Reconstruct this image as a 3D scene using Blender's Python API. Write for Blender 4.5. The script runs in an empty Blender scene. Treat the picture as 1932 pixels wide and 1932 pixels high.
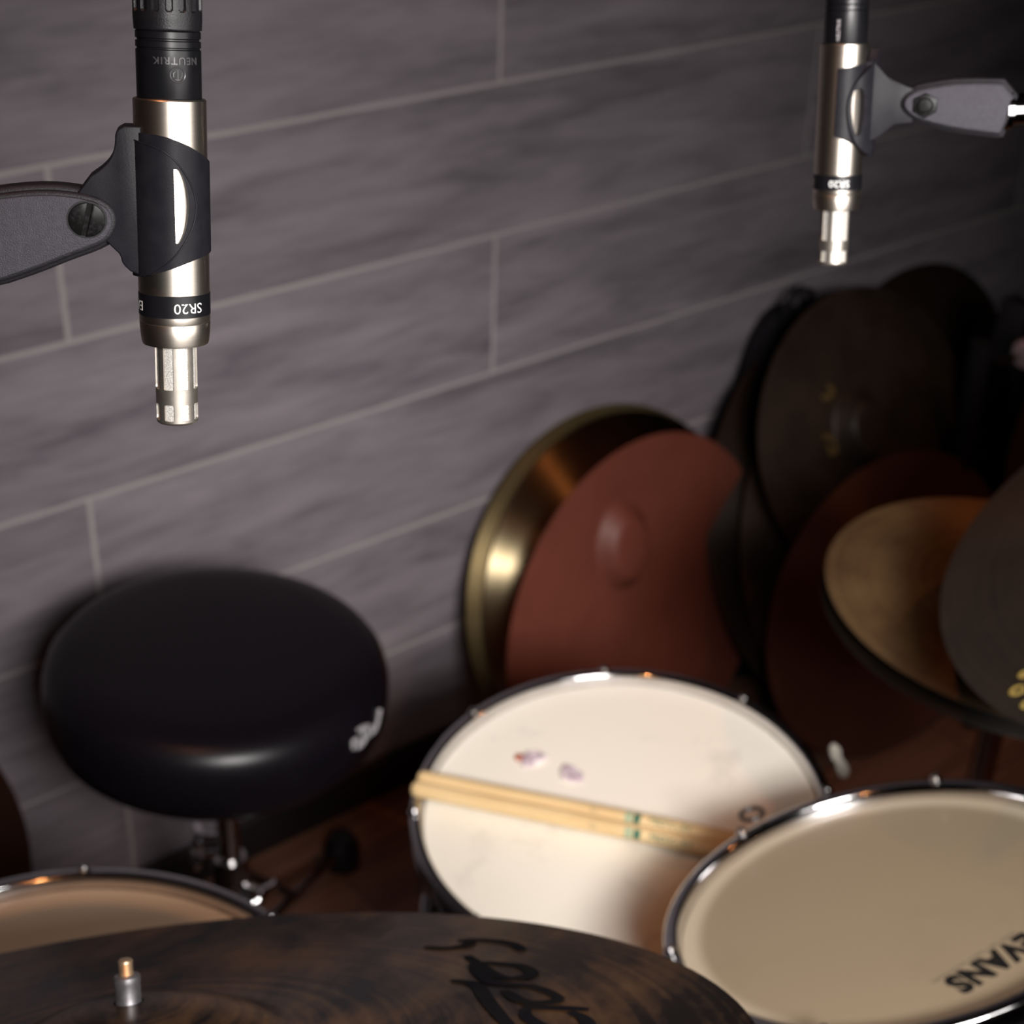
import bpy, bmesh, math, random
from math import sin, cos, pi, radians, sqrt, atan2
from mathutils import Vector, Matrix
from mathutils.geometry import delaunay_2d_cdt

random.seed(7)
SC = bpy.context.scene
COL = SC.collection
FZ = 1.57          # camera height above the floor

# ------------------------------------------------------------------ materials
def new_mat(name):
    m = bpy.data.materials.new(name)
    m.use_nodes = True
    nt = m.node_tree
    return m, nt, nt.nodes['Principled BSDF']

def N(nt, kind, **kw):
    n = nt.nodes.new(kind)
    for k, v in kw.items():
        setattr(n, k, v)
    return n

def rgba(c):
    return (c[0], c[1], c[2], 1.0)

def mat(name, c1, c2=None, rough=.5, metal=0.0, scale=40.0, stretch=(1, 1, 1), detail=4.0, spec=.5,
        rough2=None, bump=0.0, bscale=None, coat=0.0, contrast=(.35, .65), aniso=0.0):
    m, nt, b = new_mat(name)
    c2 = c2 or tuple(x * .8 for x in c1)
    tc = N(nt, 'ShaderNodeTexCoord')
    mp = N(nt, 'ShaderNodeMapping')
    mp.inputs['Scale'].default_value = stretch
    nt.links.new(tc.outputs['Object'], mp.inputs['Vector'])
    nz = N(nt, 'ShaderNodeTexNoise')
    nz.inputs['Scale'].default_value = scale
    nz.inputs['Detail'].default_value = detail
    nt.links.new(mp.outputs['Vector'], nz.inputs['Vector'])
    rp = N(nt, 'ShaderNodeValToRGB')
    rp.color_ramp.elements[0].position = contrast[0]
    rp.color_ramp.elements[1].position = contrast[1]
    rp.color_ramp.elements[0].color = rgba(c2)
    rp.color_ramp.elements[1].color = rgba(c1)
    nt.links.new(nz.outputs['Fac'], rp.inputs['Fac'])
    nt.links.new(rp.outputs['Color'], b.inputs['Base Color'])
    b.inputs['Metallic'].default_value = metal
    b.inputs['Roughness'].default_value = rough
    b.inputs['Specular IOR Level'].default_value = spec
    b.inputs['Coat Weight'].default_value = coat
    if rough2 is not None:
        mr = N(nt, 'ShaderNodeMapRange')
        mr.inputs['To Min'].default_value = rough2
        mr.inputs['To Max'].default_value = rough
        nt.links.new(nz.outputs['Fac'], mr.inputs['Value'])
        nt.links.new(mr.outputs['Result'], b.inputs['Roughness'])
    if aniso:
        b.inputs['Anisotropic'].default_value = aniso
        b.inputs['Anisotropic Rotation'].default_value = .25
        tg = N(nt, 'ShaderNodeTangent', direction_type='RADIAL', axis='Z')
        nt.links.new(tg.outputs['Tangent'], b.inputs['Tangent'])
    if bump:
        nb = N(nt, 'ShaderNodeTexNoise')
        nb.inputs['Scale'].default_value = bscale or scale * 4
        nb.inputs['Detail'].default_value = 3
        nt.links.new(mp.outputs['Vector'], nb.inputs['Vector'])
        bp = N(nt, 'ShaderNodeBump')
        bp.inputs['Strength'].default_value = bump
        bp.inputs['Distance'].default_value = .001
        nt.links.new(nb.outputs['Fac'], bp.inputs['Height'])
        nt.links.new(bp.outputs['Normal'], b.inputs['Normal'])
    return m

def M_math(nt, op, a, b=None, c=None):
    n = N(nt, 'ShaderNodeMath', operation=op)
    for i, v in enumerate((a, b, c)):
        if v is None:
            continue
        if isinstance(v, (int, float)):
            n.inputs[i].default_value = v
        else:
            nt.links.new(v, n.inputs[i])
    return n.outputs[0]

def mix_rgb(nt, fac, a, b, blend='MIX'):
    n = N(nt, 'ShaderNodeMix', data_type='RGBA', blend_type=blend)
    for sock, v in ((n.inputs['Factor'], fac), (n.inputs[6], a), (n.inputs[7], b)):
        if isinstance(v, (int, float)):
            sock.default_value = v
        elif isinstance(v, tuple):
            sock.default_value = rgba(v)
        else:
            nt.links.new(v, sock)
    return n.outputs[2]

def tile_material():
    """wood-look porcelain planks 120 x 20 cm in half bond, pale grout"""
    m, nt, b = new_mat('wood_look_tile')
    tc = N(nt, 'ShaderNodeTexCoord')
    sx = N(nt, 'ShaderNodeSeparateXYZ')
    nt.links.new(tc.outputs['Object'], sx.inputs[0])
    X, Z = sx.outputs['X'], sx.outputs['Z']
    v = M_math(nt, 'DIVIDE', M_math(nt, 'SUBTRACT', Z, FZ - .519), .2)
    row = M_math(nt, 'FLOOR', v)
    fv = M_math(nt, 'SUBTRACT', v, row)
    odd = M_math(nt, 'FLOORED_MODULO', row, 2.0)               # row above the top joint is even
    u = M_math(nt, 'DIVIDE', M_math(nt, 'SUBTRACT', X, .614), 1.2)
    u = M_math(nt, 'ADD', M_math(nt, 'ADD', u, .5), M_math(nt, 'MULTIPLY', odd, .5))
    cell = M_math(nt, 'FLOOR', u)
    fu = M_math(nt, 'SUBTRACT', u, cell)
    du = M_math(nt, 'MULTIPLY', M_math(nt, 'MINIMUM', fu, M_math(nt, 'SUBTRACT', 1.0, fu)), 1.2)
    dv = M_math(nt, 'MULTIPLY', M_math(nt, 'MINIMUM', fv, M_math(nt, 'SUBTRACT', 1.0, fv)), .2)
    d = M_math(nt, 'MINIMUM', du, dv)
    grout = N(nt, 'ShaderNodeMapRange')
    grout.inputs['From Min'].default_value = .0022
    grout.inputs['From Max'].default_value = .0034
    grout.inputs['To Min'].default_value = 1.0
    grout.inputs['To Max'].default_value = 0.0
    nt.links.new(d, grout.inputs['Value'])
    # each plank gets its own slice of the grain
    wn = N(nt, 'ShaderNodeTexWhiteNoise', noise_dimensions='2D')
    cb = N(nt, 'ShaderNodeCombineXYZ')
    nt.links.new(cell, cb.inputs[0]); nt.links.new(row, cb.inputs[1])
    nt.links.new(cb.outputs[0], wn.inputs['Vector'])
    off = M_math(nt, 'MULTIPLY', wn.outputs['Value'], 37.0)
    c2 = N(nt, 'ShaderNodeCombineXYZ')
    nt.links.new(M_math(nt, 'ADD', M_math(nt, 'MULTIPLY', X, 2.4), off), c2.inputs[0])
    nt.links.new(M_math(nt, 'MULTIPLY', Z, 15.0), c2.inputs[2])
    nt.links.new(off, c2.inputs[1])
    n1 = N(nt, 'ShaderNodeTexNoise'); n1.inputs['Scale'].default_value = 1.3; n1.inputs['Detail'].default_value = 4
    n1.inputs['Roughness'].default_value = .6; n1.inputs['Distortion'].default_value = .5
    nt.links.new(c2.outputs[0], n1.inputs['Vector'])
    n2 = N(nt, 'ShaderNodeTexNoise'); n2.inputs['Scale'].default_value = 7.0; n2.inputs['Detail'].default_value = 3
    nt.links.new(c2.outputs[0], n2.inputs['Vector'])
    f = M_math(nt, 'ADD', M_math(nt, 'MULTIPLY', n1.outputs['Fac'], .75), M_math(nt, 'MULTIPLY', n2.outputs['Fac'], .25))
    rp = N(nt, 'ShaderNodeValToRGB')
    e = rp.color_ramp.elements
    e[0].position = .33; e[0].color = (.132, .114, .130, 1)
    e[1].position = .66; e[1].color = (.300, .260, .288, 1)
    k = rp.color_ramp.elements.new(.5); k.color = (.228, .198, .221, 1)
    nt.links.new(f, rp.inputs['Fac'])
    tint = mix_rgb(nt, M_math(nt, 'MULTIPLY', wn.outputs['Value'], .22), rp.outputs['Color'], (.17, .15, .16))
    col = mix_rgb(nt, grout.outputs['Result'], tint, (.385, .345, .345))
    nt.links.new(col, b.inputs['Base Color'])
    b.inputs['Roughness'].default_value = .62
    b.inputs['Specular IOR Level'].default_value = .25
    h = M_math(nt, 'SUBTRACT', M_math(nt, 'MULTIPLY', f, .25), grout.outputs['Result'])
    bp = N(nt, 'ShaderNodeBump'); bp.inputs['Strength'].default_value = .25; bp.inputs['Distance'].default_value = .0015
    nt.links.new(h, bp.inputs['Height']); nt.links.new(bp.outputs['Normal'], b.inputs['Normal'])
    return m

def floor_material():
    m, nt, b = new_mat('wooden_floor')
    tc = N(nt, 'ShaderNodeTexCoord')
    sx = N(nt, 'ShaderNodeSeparateXYZ'); nt.links.new(tc.outputs['Object'], sx.inputs[0])
    X, Y = sx.outputs['X'], sx.outputs['Y']
    v = M_math(nt, 'DIVIDE', Y, .14); row = M_math(nt, 'FLOOR', v); fv = M_math(nt, 'SUBTRACT', v, row)
    u = M_math(nt, 'ADD', M_math(nt, 'DIVIDE', X, 1.3), M_math(nt, 'MULTIPLY', row, .37)); cell = M_math(nt, 'FLOOR', u)
    fu = M_math(nt, 'SUBTRACT', u, cell)
    d = M_math(nt, 'MINIMUM', M_math(nt, 'MULTIPLY', M_math(nt, 'MINIMUM', fu, M_math(nt, 'SUBTRACT', 1.0, fu)), 1.3),
               M_math(nt, 'MULTIPLY', M_math(nt, 'MINIMUM', fv, M_math(nt, 'SUBTRACT', 1.0, fv)), .14))
    gap = M_math(nt, 'LESS_THAN', d, .0012)
    wn = N(nt, 'ShaderNodeTexWhiteNoise', noise_dimensions='2D')
    cb = N(nt, 'ShaderNodeCombineXYZ'); nt.links.new(cell, cb.inputs[0]); nt.links.new(row, cb.inputs[1])
    nt.links.new(cb.outputs[0], wn.inputs['Vector'])
    c2 = N(nt, 'ShaderNodeCombineXYZ')
    nt.links.new(M_math(nt, 'MULTIPLY', X, 1.5), c2.inputs[0]); nt.links.new(M_math(nt, 'MULTIPLY', Y, 22.0), c2.inputs[1])
    nt.links.new(M_math(nt, 'MULTIPLY', wn.outputs['Value'], 20.0), c2.inputs[2])
    n1 = N(nt, 'ShaderNodeTexNoise'); n1.inputs['Scale'].default_value = 2.0; n1.inputs['Detail'].default_value = 5
    nt.links.new(c2.outputs[0], n1.inputs['Vector'])
    rp = N(nt, 'ShaderNodeValToRGB'); e = rp.color_ramp.elements
    e[0].position = .3; e[0].color = (.10, .045, .028, 1); e[1].position = .7; e[1].color = (.20, .098, .062, 1)
    nt.links.new(n1.outputs['Fac'], rp.inputs['Fac'])
    c = mix_rgb(nt, M_math(nt, 'MULTIPLY', wn.outputs['Value'], .35), rp.outputs['Color'], (.09, .042, .03))
    nt.links.new(mix_rgb(nt, gap, c, (.02, .012, .01)), b.inputs['Base Color'])
    b.inputs['Roughness'].default_value = .5
    return m

def cymbal_material(name, dark, light, rough=.38, metal=.9, scale=9.0, groove=.5, aniso=.85, ring_r=None, ring_c=None, grain=(1, 1, 1), contrast=(.35, .7), spec=.5):
    """turned bronze: patina blotches plus fine concentric lathe grooves"""
    m, nt, b = new_mat(name)
    tc = N(nt, 'ShaderNodeTexCoord')
    sx = N(nt, 'ShaderNodeSeparateXYZ'); nt.links.new(tc.outputs['Object'], sx.inputs[0])
    r = M_math(nt, 'SQRT', M_math(nt, 'ADD', M_math(nt, 'MULTIPLY', sx.outputs['X'], sx.outputs['X']),
                                  M_math(nt, 'MULTIPLY', sx.outputs['Y'], sx.outputs['Y'])))
    mp = N(nt, 'ShaderNodeMapping'); mp.inputs['Scale'].default_value = grain
    nt.links.new(tc.outputs['Object'], mp.inputs['Vector'])
    nz = N(nt, 'ShaderNodeTexNoise'); nz.inputs['Scale'].default_value = scale; nz.inputs['Detail'].default_value = 7
    nz.inputs['Roughness'].default_value = .65
    nt.links.new(mp.outputs['Vector'], nz.inputs['Vector'])
    rn = N(nt, 'ShaderNodeTexNoise', noise_dimensions='1D'); rn.inputs['Scale'].default_value = 160.0; rn.inputs['Detail'].default_value = 3
    nt.links.new(r, rn.inputs['W'])
    f = M_math(nt, 'ADD', M_math(nt, 'MULTIPLY', nz.outputs['Fac'], .8), M_math(nt, 'MULTIPLY', rn.outputs['Fac'], .2))
    rp = N(nt, 'ShaderNodeValToRGB'); e = rp.color_ramp.elements
    e[0].position = contrast[0]; e[0].color = rgba(dark); e[1].position = contrast[1]; e[1].color = rgba(light)
    nt.links.new(f, rp.inputs['Fac'])
    col = rp.outputs['Color']
    if ring_r:
        k = M_math(nt, 'MULTIPLY', M_math(nt, 'GREATER_THAN', r, ring_r[0]), M_math(nt, 'LESS_THAN', r, ring_r[1]))
        col = mix_rgb(nt, k, col, ring_c)
    nt.links.new(col, b.inputs['Base Color'])
    b.inputs['Metallic'].default_value = metal
    b.inputs['Roughness'].default_value = rough
    b.inputs['Specular IOR Level'].default_value = spec
    b.inputs['Anisotropic'].default_value = aniso
    b.inputs['Anisotropic Rotation'].default_value = .25
    tg = N(nt, 'ShaderNodeTangent', direction_type='RADIAL', axis='Z')
    nt.links.new(tg.outputs['Tangent'], b.inputs['Tangent'])
    wv = M_math(nt, 'SINE', M_math(nt, 'MULTIPLY', r, 2 * pi / .0016))
    bp = N(nt, 'ShaderNodeBump'); bp.inputs['Strength'].default_value = groove; bp.inputs['Distance'].default_value = .00015
    nt.links.new(M_math(nt, 'ADD', wv, M_math(nt, 'MULTIPLY', rn.outputs['Fac'], 3.0)), bp.inputs['Height'])
    nt.links.new(bp.outputs['Normal'], b.inputs['Normal'])
    return m

def head_material(name, c_mid, c_edge, r_edge, smudge, rough=.45, scale=9.0, soft=.012, coat=0.0, spec=.4):
    """drum head: film over the shell edge is paler near the collar, smudged where it is played"""
    m, nt, b = new_mat(name)
    tc = N(nt, 'ShaderNodeTexCoord')
    sx = N(nt, 'ShaderNodeSeparateXYZ'); nt.links.new(tc.outputs['Object'], sx.inputs[0])
    r = M_math(nt, 'SQRT', M_math(nt, 'ADD', M_math(nt, 'MULTIPLY', sx.outputs['X'], sx.outputs['X']),
                                  M_math(nt, 'MULTIPLY', sx.outputs['Y'], sx.outputs['Y'])))
    mr = N(nt, 'ShaderNodeMapRange', interpolation_type='SMOOTHSTEP')
    mr.inputs['From Min'].default_value = r_edge - soft; mr.inputs['From Max'].default_value = r_edge
    nt.links.new(r, mr.inputs['Value'])
    nz = N(nt, 'ShaderNodeTexNoise'); nz.inputs['Scale'].default_value = scale; nz.inputs['Detail'].default_value = 6
    nz.inputs['Roughness'].default_value = .62
    nt.links.new(tc.outputs['Object'], nz.inputs['Vector'])
    sm = N(nt, 'ShaderNodeMapRange'); sm.inputs['From Min'].default_value = .56; sm.inputs['From Max'].default_value = .8
    nt.links.new(nz.outputs['Fac'], sm.inputs['Value'])
    c = mix_rgb(nt, sm.outputs['Result'], c_mid, smudge)
    nt.links.new(mix_rgb(nt, mr.outputs['Result'], c, c_edge), b.inputs['Base Color'])
    b.inputs['Roughness'].default_value = rough
    b.inputs['Specular IOR Level'].default_value = spec
    b.inputs['Coat Weight'].default_value = coat
    b.inputs['Coat Roughness'].default_value = .3
    nb = N(nt, 'ShaderNodeTexNoise'); nb.inputs['Scale'].default_value = 900
    nt.links.new(tc.outputs['Object'], nb.inputs['Vector'])
    bp = N(nt, 'ShaderNodeBump'); bp.inputs['Strength'].default_value = .08; bp.inputs['Distance'].default_value = .0004
    nt.links.new(nb.outputs['Fac'], bp.inputs['Height']); nt.links.new(bp.outputs['Normal'], b.inputs['Normal'])
    return m

def sheet_material():
    """fine wire mesh behind the grille slots"""
    m, nt, b = new_mat('grille_mesh')
    tc = N(nt, 'ShaderNodeTexCoord')
    ck = N(nt, 'ShaderNodeTexVoronoi'); ck.inputs['Scale'].default_value = 2600
    nt.links.new(tc.outputs['Object'], ck.inputs['Vector'])
    rp = N(nt, 'ShaderNodeValToRGB'); e = rp.color_ramp.elements
    e[0].position = .2; e[0].color = (.66, .64, .61, 1); e[1].position = .75; e[1].color = (.36, .345, .32, 1)
    nt.links.new(ck.outputs['Distance'], rp.inputs['Fac']); nt.links.new(rp.outputs['Color'], b.inputs['Base Color'])
    b.inputs['Metallic'].default_value = .35; b.inputs['Roughness'].default_value = .55
    return m

MT = {
    'tile': tile_material(), 'floor': floor_material(),
    'baseboard': mat('black_baseboard', (.012, .010, .011), rough=.5),
    'plaster': mat('dark_plaster', (.06, .045, .04), rough=.9, scale=6),
    'ceiling': mat('ceiling_paint', (.10, .085, .075), rough=.9, scale=6),
    'steel': mat('satin_steel', (.60, .54, .475), (.55, .495, .435), rough=.38, metal=1.0, scale=300, stretch=(1, 1, 8), aniso=.5),
    'steel_dark': mat('satin_steel_grille', (.44, .40, .355), (.38, .345, .305), rough=.42, metal=.95, scale=300),
    'mesh': sheet_material(),
    'chrome': mat('chrome', (.72, .71, .72), (.66, .65, .66), rough=.09, metal=1.0, scale=60),
    'chrome_worn': mat('worn_chrome', (.55, .53, .53), (.36, .34, .34), rough=.22, metal=1.0, scale=80),
    'zinc': mat('satin_zinc', (.34, .33, .345), (.26, .25, .265), rough=.42, metal=.9, scale=300),
    'brass_rod': mat('brass_thread', (.75, .56, .38), (.62, .45, .30), rough=.38, metal=.9, scale=300),
    'emboss_lit': mat('embossed_lit_plastic', (.050, .047, .050), (.035, .033, .036), rough=.3, scale=900),  # plug black made greyer: light caught on raised edges put in the colour
    'brushed': mat('brushed_metal', (.50, .48, .46), (.40, .38, .37), rough=.42, metal=1.0, scale=200),
    'black_gloss': mat('black_anodised', (.006, .0055, .007), (.004, .004, .005), rough=.33, scale=120, spec=.28),
    'rubber': mat('black_moulded_rubber', (.008, .0075, .009), (.006, .0055, .007), rough=.42, scale=200, bump=.12, bscale=1800, spec=.32),
    'clip': mat('black_clip_plastic', (.011, .010, .013), (.008, .0075, .010), rough=.42, scale=200, bump=.06, bscale=2600, spec=.10),
    'arm': mat('grey_grained_plastic', (.038, .035, .045), (.030, .0275, .035), rough=.55, scale=500, bump=.45, bscale=2400, spec=.3),
    'arm_core': mat('black_grained_plastic', (.014, .0125, .016), (.011, .010, .013), rough=.5, scale=500, bump=.3, bscale=2400, spec=.25),
    'screw': mat('black_screw', (.010, .0095, .010), (.004, .004, .004), rough=.3, scale=700, contrast=(.5, .62), spec=.08),
    'white_print': mat('white_print', (.78, .77, .76), (.7, .7, .69), rough=.5),
    'grey_print': mat('silver_print', (.42, .40, .42), (.28, .27, .28), rough=.5, scale=150),
    'black_print': mat('black_print', (.012, .012, .012), rough=.5),
    'fine_print': mat('grey_fine_print', (.20, .17, .13), rough=.5),
    'green_print': mat('green_print', (.0, .13, .085), (.0, .10, .065), rough=.5),
    'pale_green_print': mat('pale_green_print', (.42, .50, .33), (.34, .42, .27), rough=.5),
    'navy_print': mat('dark_blue_ink', (.006, .006, .009), (.010, .009, .010), rough=.9, scale=60, spec=.05),
    'gold_print': mat('yellow_ink', (.48, .36, .10), (.40, .28, .07), rough=.5),
    'dim_gold_print': mat('faded_yellow_ink', (.10, .065, .018), (.07, .045, .015), rough=.55),
    'vinyl': mat('black_vinyl', (.005, .004, .006), (.004, .003, .005), rough=.33, scale=200, bump=.05, bscale=900, spec=.24),
    'black_metal': mat('black_painted_metal', (.010, .009, .010), rough=.4),
    'fabric': mat('black_nylon', (.012, .011, .014), (.008, .007, .009), rough=.8, scale=60, bump=.4, bscale=700, spec=.2),
    'case': mat('black_case_board', (.010, .008, .009), rough=.8, scale=30, spec=.15),
    'shell': mat('dark_lacquered_shell', (.030, .014, .010), (.020, .010, .008), rough=.3, scale=8, stretch=(1, 1, 8), coat=.3),
    'shell_black': mat('black_shell', (.014, .012, .013), rough=.3, scale=8, coat=.3),
    'shell_in': mat('bare_maple_inside', (.30, .19, .10), (.24, .15, .08), rough=.6, scale=10, stretch=(1, 1, 10)),
    'hickory': mat('hickory', (.80, .60, .33), (.68, .47, .23), rough=.5, scale=18, stretch=(14, 14, 1), detail=5),
    'gel': mat('lavender_gel', (.78, .68, .70), (.44, .33, .40), rough=.18, scale=110, spec=.6),
    'gel_red': mat('red_gel_stain', (.45, .12, .06), (.35, .09, .05), rough=.3, scale=200),
    'felt': mat('pale_pink_felt', (.55, .40, .42), (.45, .32, .34), rough=.9, scale=200),
    'wood_clamp': mat('cream_plastic', (.5, .46, .4), rough=.5),
}
MT['snare_head'] = head_material('coated_head', (.90, .855, .75), (.88, .84, .74), .17, (.62, .575, .51), rough=.55, scale=13)
MT['tom_head'] = head_material('hazy_clear_head', (.385, .305, .205), (.62, .53, .39), .140, (.345, .270, .180), rough=.38, scale=7, soft=.012, coat=.25)
MT['floor_tom_head'] = head_material('hazy_dull_head', (.36, .285, .205), (.58, .40, .26), .183, (.31, .25, .175), rough=.38, scale=6, soft=.014, coat=.2)
MT['ride'] = cymbal_material('dark_smoky_bronze', (.008, .005, .004), (.150, .078, .034), rough=.46, metal=.45, scale=10, groove=.12, aniso=.3, grain=(1.0, 2.2, 1.0), contrast=(.43, .64), spec=.35)
_b = MT['ride'].node_tree.nodes['Principled BSDF']
_b.inputs['Coat Weight'].default_value = .22
_b.inputs['Coat Roughness'].default_value = .14
MT['ride_lower'] = MT['ride']
MT['crash'] = cymbal_material('grey_brown_bronze', (.036, .027, .021), (.072, .054, .042), rough=.55, metal=.45, scale=7, groove=.2)
MT['hat'] = cymbal_material('old_bronze', (.105, .055, .030), (.255, .170, .080), rough=.5, metal=.45, scale=9, groove=.25)
MT['hat_shaded'] = cymbal_material('shaded_bronze', (.012, .009, .007), (.030, .022, .016), rough=.55, metal=.5, scale=9, groove=.25)  # lower hat: shade under the upper cymbal is put into this dark colour
MT['brass'] = cymbal_material('polished_brass', (.55, .43, .24), (.80, .66, .42), rough=.35, metal=1.0, scale=4, groove=.2, aniso=1.0)
MT['brass_dull'] = cymbal_material('dull_brass', (.22, .16, .075), (.33, .25, .125), rough=.45, metal=.8, scale=5, groove=.35)
MT['copper'] = cymbal_material('red_brown_patina', (.125, .031, .019), (.185, .050, .030), rough=.55, metal=.0, scale=5, groove=.1, aniso=0.0)
MT['umber'] = cymbal_material('umber_bronze', (.014, .009, .007), (.044, .028, .019), rough=.48, metal=.15, scale=9, groove=.12, aniso=.0, spec=.3)
MT['umber2'] = cymbal_material('umber_bronze_plain', (.026, .015, .011), (.042, .026, .019), rough=.55, metal=.3, scale=6, groove=.2, spec=.3)
MT['rust'] = cymbal_material('rusty_bronze', (.080, .032, .023), (.120, .048, .034), rough=.55, metal=.35, scale=6, groove=.2)
MT['bronze_edge'] = cymbal_material('brown_bronze', (.06, .035, .026), (.11, .068, .05), rough=.45, metal=.5, scale=6, groove=.2)
MT['dim_cymbal'] = cymbal_material('dim_red_bronze', (.030, .012, .008), (.045, .018, .011), rough=.6, metal=.3, scale=6, groove=.2)

# ------------------------------------------------------------------ mesh building
class MB:
    def __init__(self):
        self.v, self.f = [], []
    def add(self, vs, fs, M=None):
        o = len(self.v)
        self.v += [tuple(M @ Vector(p)) if M else tuple(p) for p in vs]
        self.f += [tuple(i + o for i in f) for f in fs]
        return self
    def lathe(self, prof, seg=64, M=None, a0=0.0, a1=2 * pi, closed=False, fn=None):
        """prof: list of (r, z); r == 0 makes a pole; closed joins the last ring to the first"""
        full = abs(a1 - a0 - 2 * pi) < 1e-6
        n = seg if full else seg + 1
        vs, rings = [], []
        for (r, z) in prof:
            if r < 1e-9:
                rings.append([len(vs)]); vs.append((0, 0, z))
            else:
                ring = []
                for i in range(n):
                    a = a0 + (a1 - a0) * i / seg
                    rr = fn(a, r, z) if fn else r
                    ring.append(len(vs)); vs.append((rr * cos(a), rr * sin(a), z))
                rings.append(ring)
        fs = []
        pairs = list(zip(rings[:-1], rings[1:]))
        if closed:
            pairs.append((rings[-1], rings[0]))
        for A, B in pairs:
            for i in range(seg):
                j = (i + 1) % n if full else i + 1
                if len(A) == 1 and len(B) == 1:
                    continue
                if len(A) == 1:
                    fs.append((A[0], B[j], B[i]))
                elif len(B) == 1:
                    fs.append((A[i], A[j], B[0]))
                else:
                    fs.append((A[i], A[j], B[j], B[i]))
        return self.add(vs, fs, M)
    def tube(self, path, r, seg=16, M=None, closed=False, caps=True):
        P = [Vector(p) for p in path]
        n = len(P)
        rs = r if isinstance(r, (list, tuple)) else [r] * n
        vs, fs = [], []
        up = None
        for i in range(n):
            if closed:
                t = (P[(i + 1) % n] - P[i - 1]).normalized()
            else:
                t = (P[min(i + 1, n - 1)] - P[max(i - 1, 0)]).normalized()
            if up is None:
                up = Vector((0, 0, 1)) if abs(t.z) < .9 else Vector((1, 0, 0))
            a = t.cross(up).normalized(); b = a.cross(t).normalized(); up = b
            for k in range(seg):
                w = 2 * pi * k / seg
                vs.append(tuple(P[i] + (a * cos(w) + b * sin(w)) * rs[i]))
        m = n if closed else n - 1
        for i in range(m):
            for k in range(seg):
                p, q = i * seg, ((i + 1) % n) * seg
                fs.append((p + k, p + (k + 1) % seg, q + (k + 1) % seg, q + k))
        if caps and not closed:
            fs.append(tuple(range(seg))[::-1]); fs.append(tuple((n - 1) * seg + k for k in range(seg)))
        return self.add(vs, fs, M)
    def bm(self, bm, M=None):
        bm.verts.ensure_lookup_table()
        for i, v in enumerate(bm.verts):
            v.index = i
        self.add([v.co[:] for v in bm.verts], [[v.index for v in f.verts] for f in bm.faces], M)
        bm.free()
        return self
    def box(self, c, s, bevel=0.0, M=None):
        bm = bmesh.new()
        bmesh.ops.create_cube(bm, size=1.0)
        for v in bm.verts:
            v.co = Vector((c[0] + v.co.x * s[0], c[1] + v.co.y * s[1], c[2] + v.co.z * s[2]))
        if bevel:
            bmesh.ops.bevel(bm, geom=list(bm.edges), offset=bevel, segments=3, affect='EDGES', profile=.5)
        return self.bm(bm, M)
    def prism(self, poly, d0, d1, bevel=0.0, axis='y', M=None, seg=3):
        """polygon (x, z) swept along y from d0 to d1 (or (x, y) along z)"""
        bm = bmesh.new()
        mk = (lambda p, d: (p[0], d, p[1])) if axis == 'y' else (lambda p, d: (p[0], p[1], d))
        A = [bm.verts.new(mk(p, d0)) for p in poly]
        B = [bm.verts.new(mk(p, d1)) for p in poly]
        f1 = bm.faces.new(A); f2 = bm.faces.new(B[::-1])
        for i in range(len(poly)):
            j = (i + 1) % len(poly)
            bm.faces.new((A[j], A[i], B[i], B[j]))
        bmesh.ops.recalc_face_normals(bm, faces=list(bm.faces))
        if bevel:
            ee = [e for e in bm.edges if (e.verts[0] in A) == (e.verts[1] in A)]
            bmesh.ops.bevel(bm, geom=ee, offset=bevel, segments=seg, affect='EDGES', profile=.5, clamp_overlap=True)
        return self.bm(bm, M)
    def wrap(self, outline, holes, r_out, r_in, step=.06, M=None):
        """sheet with holes cut in the (angle, z) plane and bent round the z axis; radii may depend on (angle, z)"""
        ro = r_out if callable(r_out) else (lambda a, z: r_out)
        ri = r_in if callable(r_in) else (lambda a, z: r_in)
        K = .0119
        def dens(poly):
            out = []
            for i, p in enumerate(poly):
                q = poly[(i + 1) % len(poly)]
                L = math.hypot((q[0] - p[0]) * K, q[1] - p[1]); n = max(1, int(L / (step * K)))
                out += [(p[0] + (q[0] - p[0]) * t / n, p[1] + (q[1] - p[1]) * t / n) for t in range(n)]
            return out
        def inside(pt, poly):
            c = False
            for i in range(len(poly)):
                a, b = poly[i - 1], poly[i]
                if (a[1] > pt[1]) != (b[1] > pt[1]) and pt[0] < (b[0] - a[0]) * (pt[1] - a[1]) / (b[1] - a[1]) + a[0]:
                    c = not c
            return c
        loops = [dens(outline)] + [dens(h) for h in holes]
        pts, edges = [], []
        for L in loops:
            o = len(pts); pts += L
            edges += [(o + i, o + (i + 1) % len(L)) for i in range(len(L))]
        a0, a1 = min(p[0] for p in outline), max(p[0] for p in outline)
        z0, z1 = min(p[1] for p in outline), max(p[1] for p in outline)
        na, nz = int((a1 - a0) / step), int((z1 - z0) / (step * K))
        for i in range(1, na):
            for j in range(1, nz):
                p = (a0 + (a1 - a0) * i / na, z0 + (z1 - z0) * j / nz)
                if not inside(p, loops[0]) or any(inside(p, h) for h in loops[1:]):
                    continue
                if min(math.hypot((p[0] - q[0]) * K, p[1] - q[1]) for L in loops for q in L) > step * K * .5:
                    pts.append(p)
        V, Ed, Fc, *_ = delaunay_2d_cdt([Vector((p[0] * K, p[1])) for p in pts], edges, [], 0, 1e-7)
        keep = []
        for f in Fc:
            c = (sum(V[i].x for i in f) / 3 / K, sum(V[i].y for i in f) / 3)
            if inside(c, loops[0]) and not any(inside(c, h) for h in loops[1:]):
                keep.append(tuple(f))
        pol = [(v.x / K, v.y) for v in V]
        n = len(pol)
        def at(p, r):
            return (r * sin(p[0]), -r * cos(p[0]), p[1])       # angle 0 faces -y, positive towards +x
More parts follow.
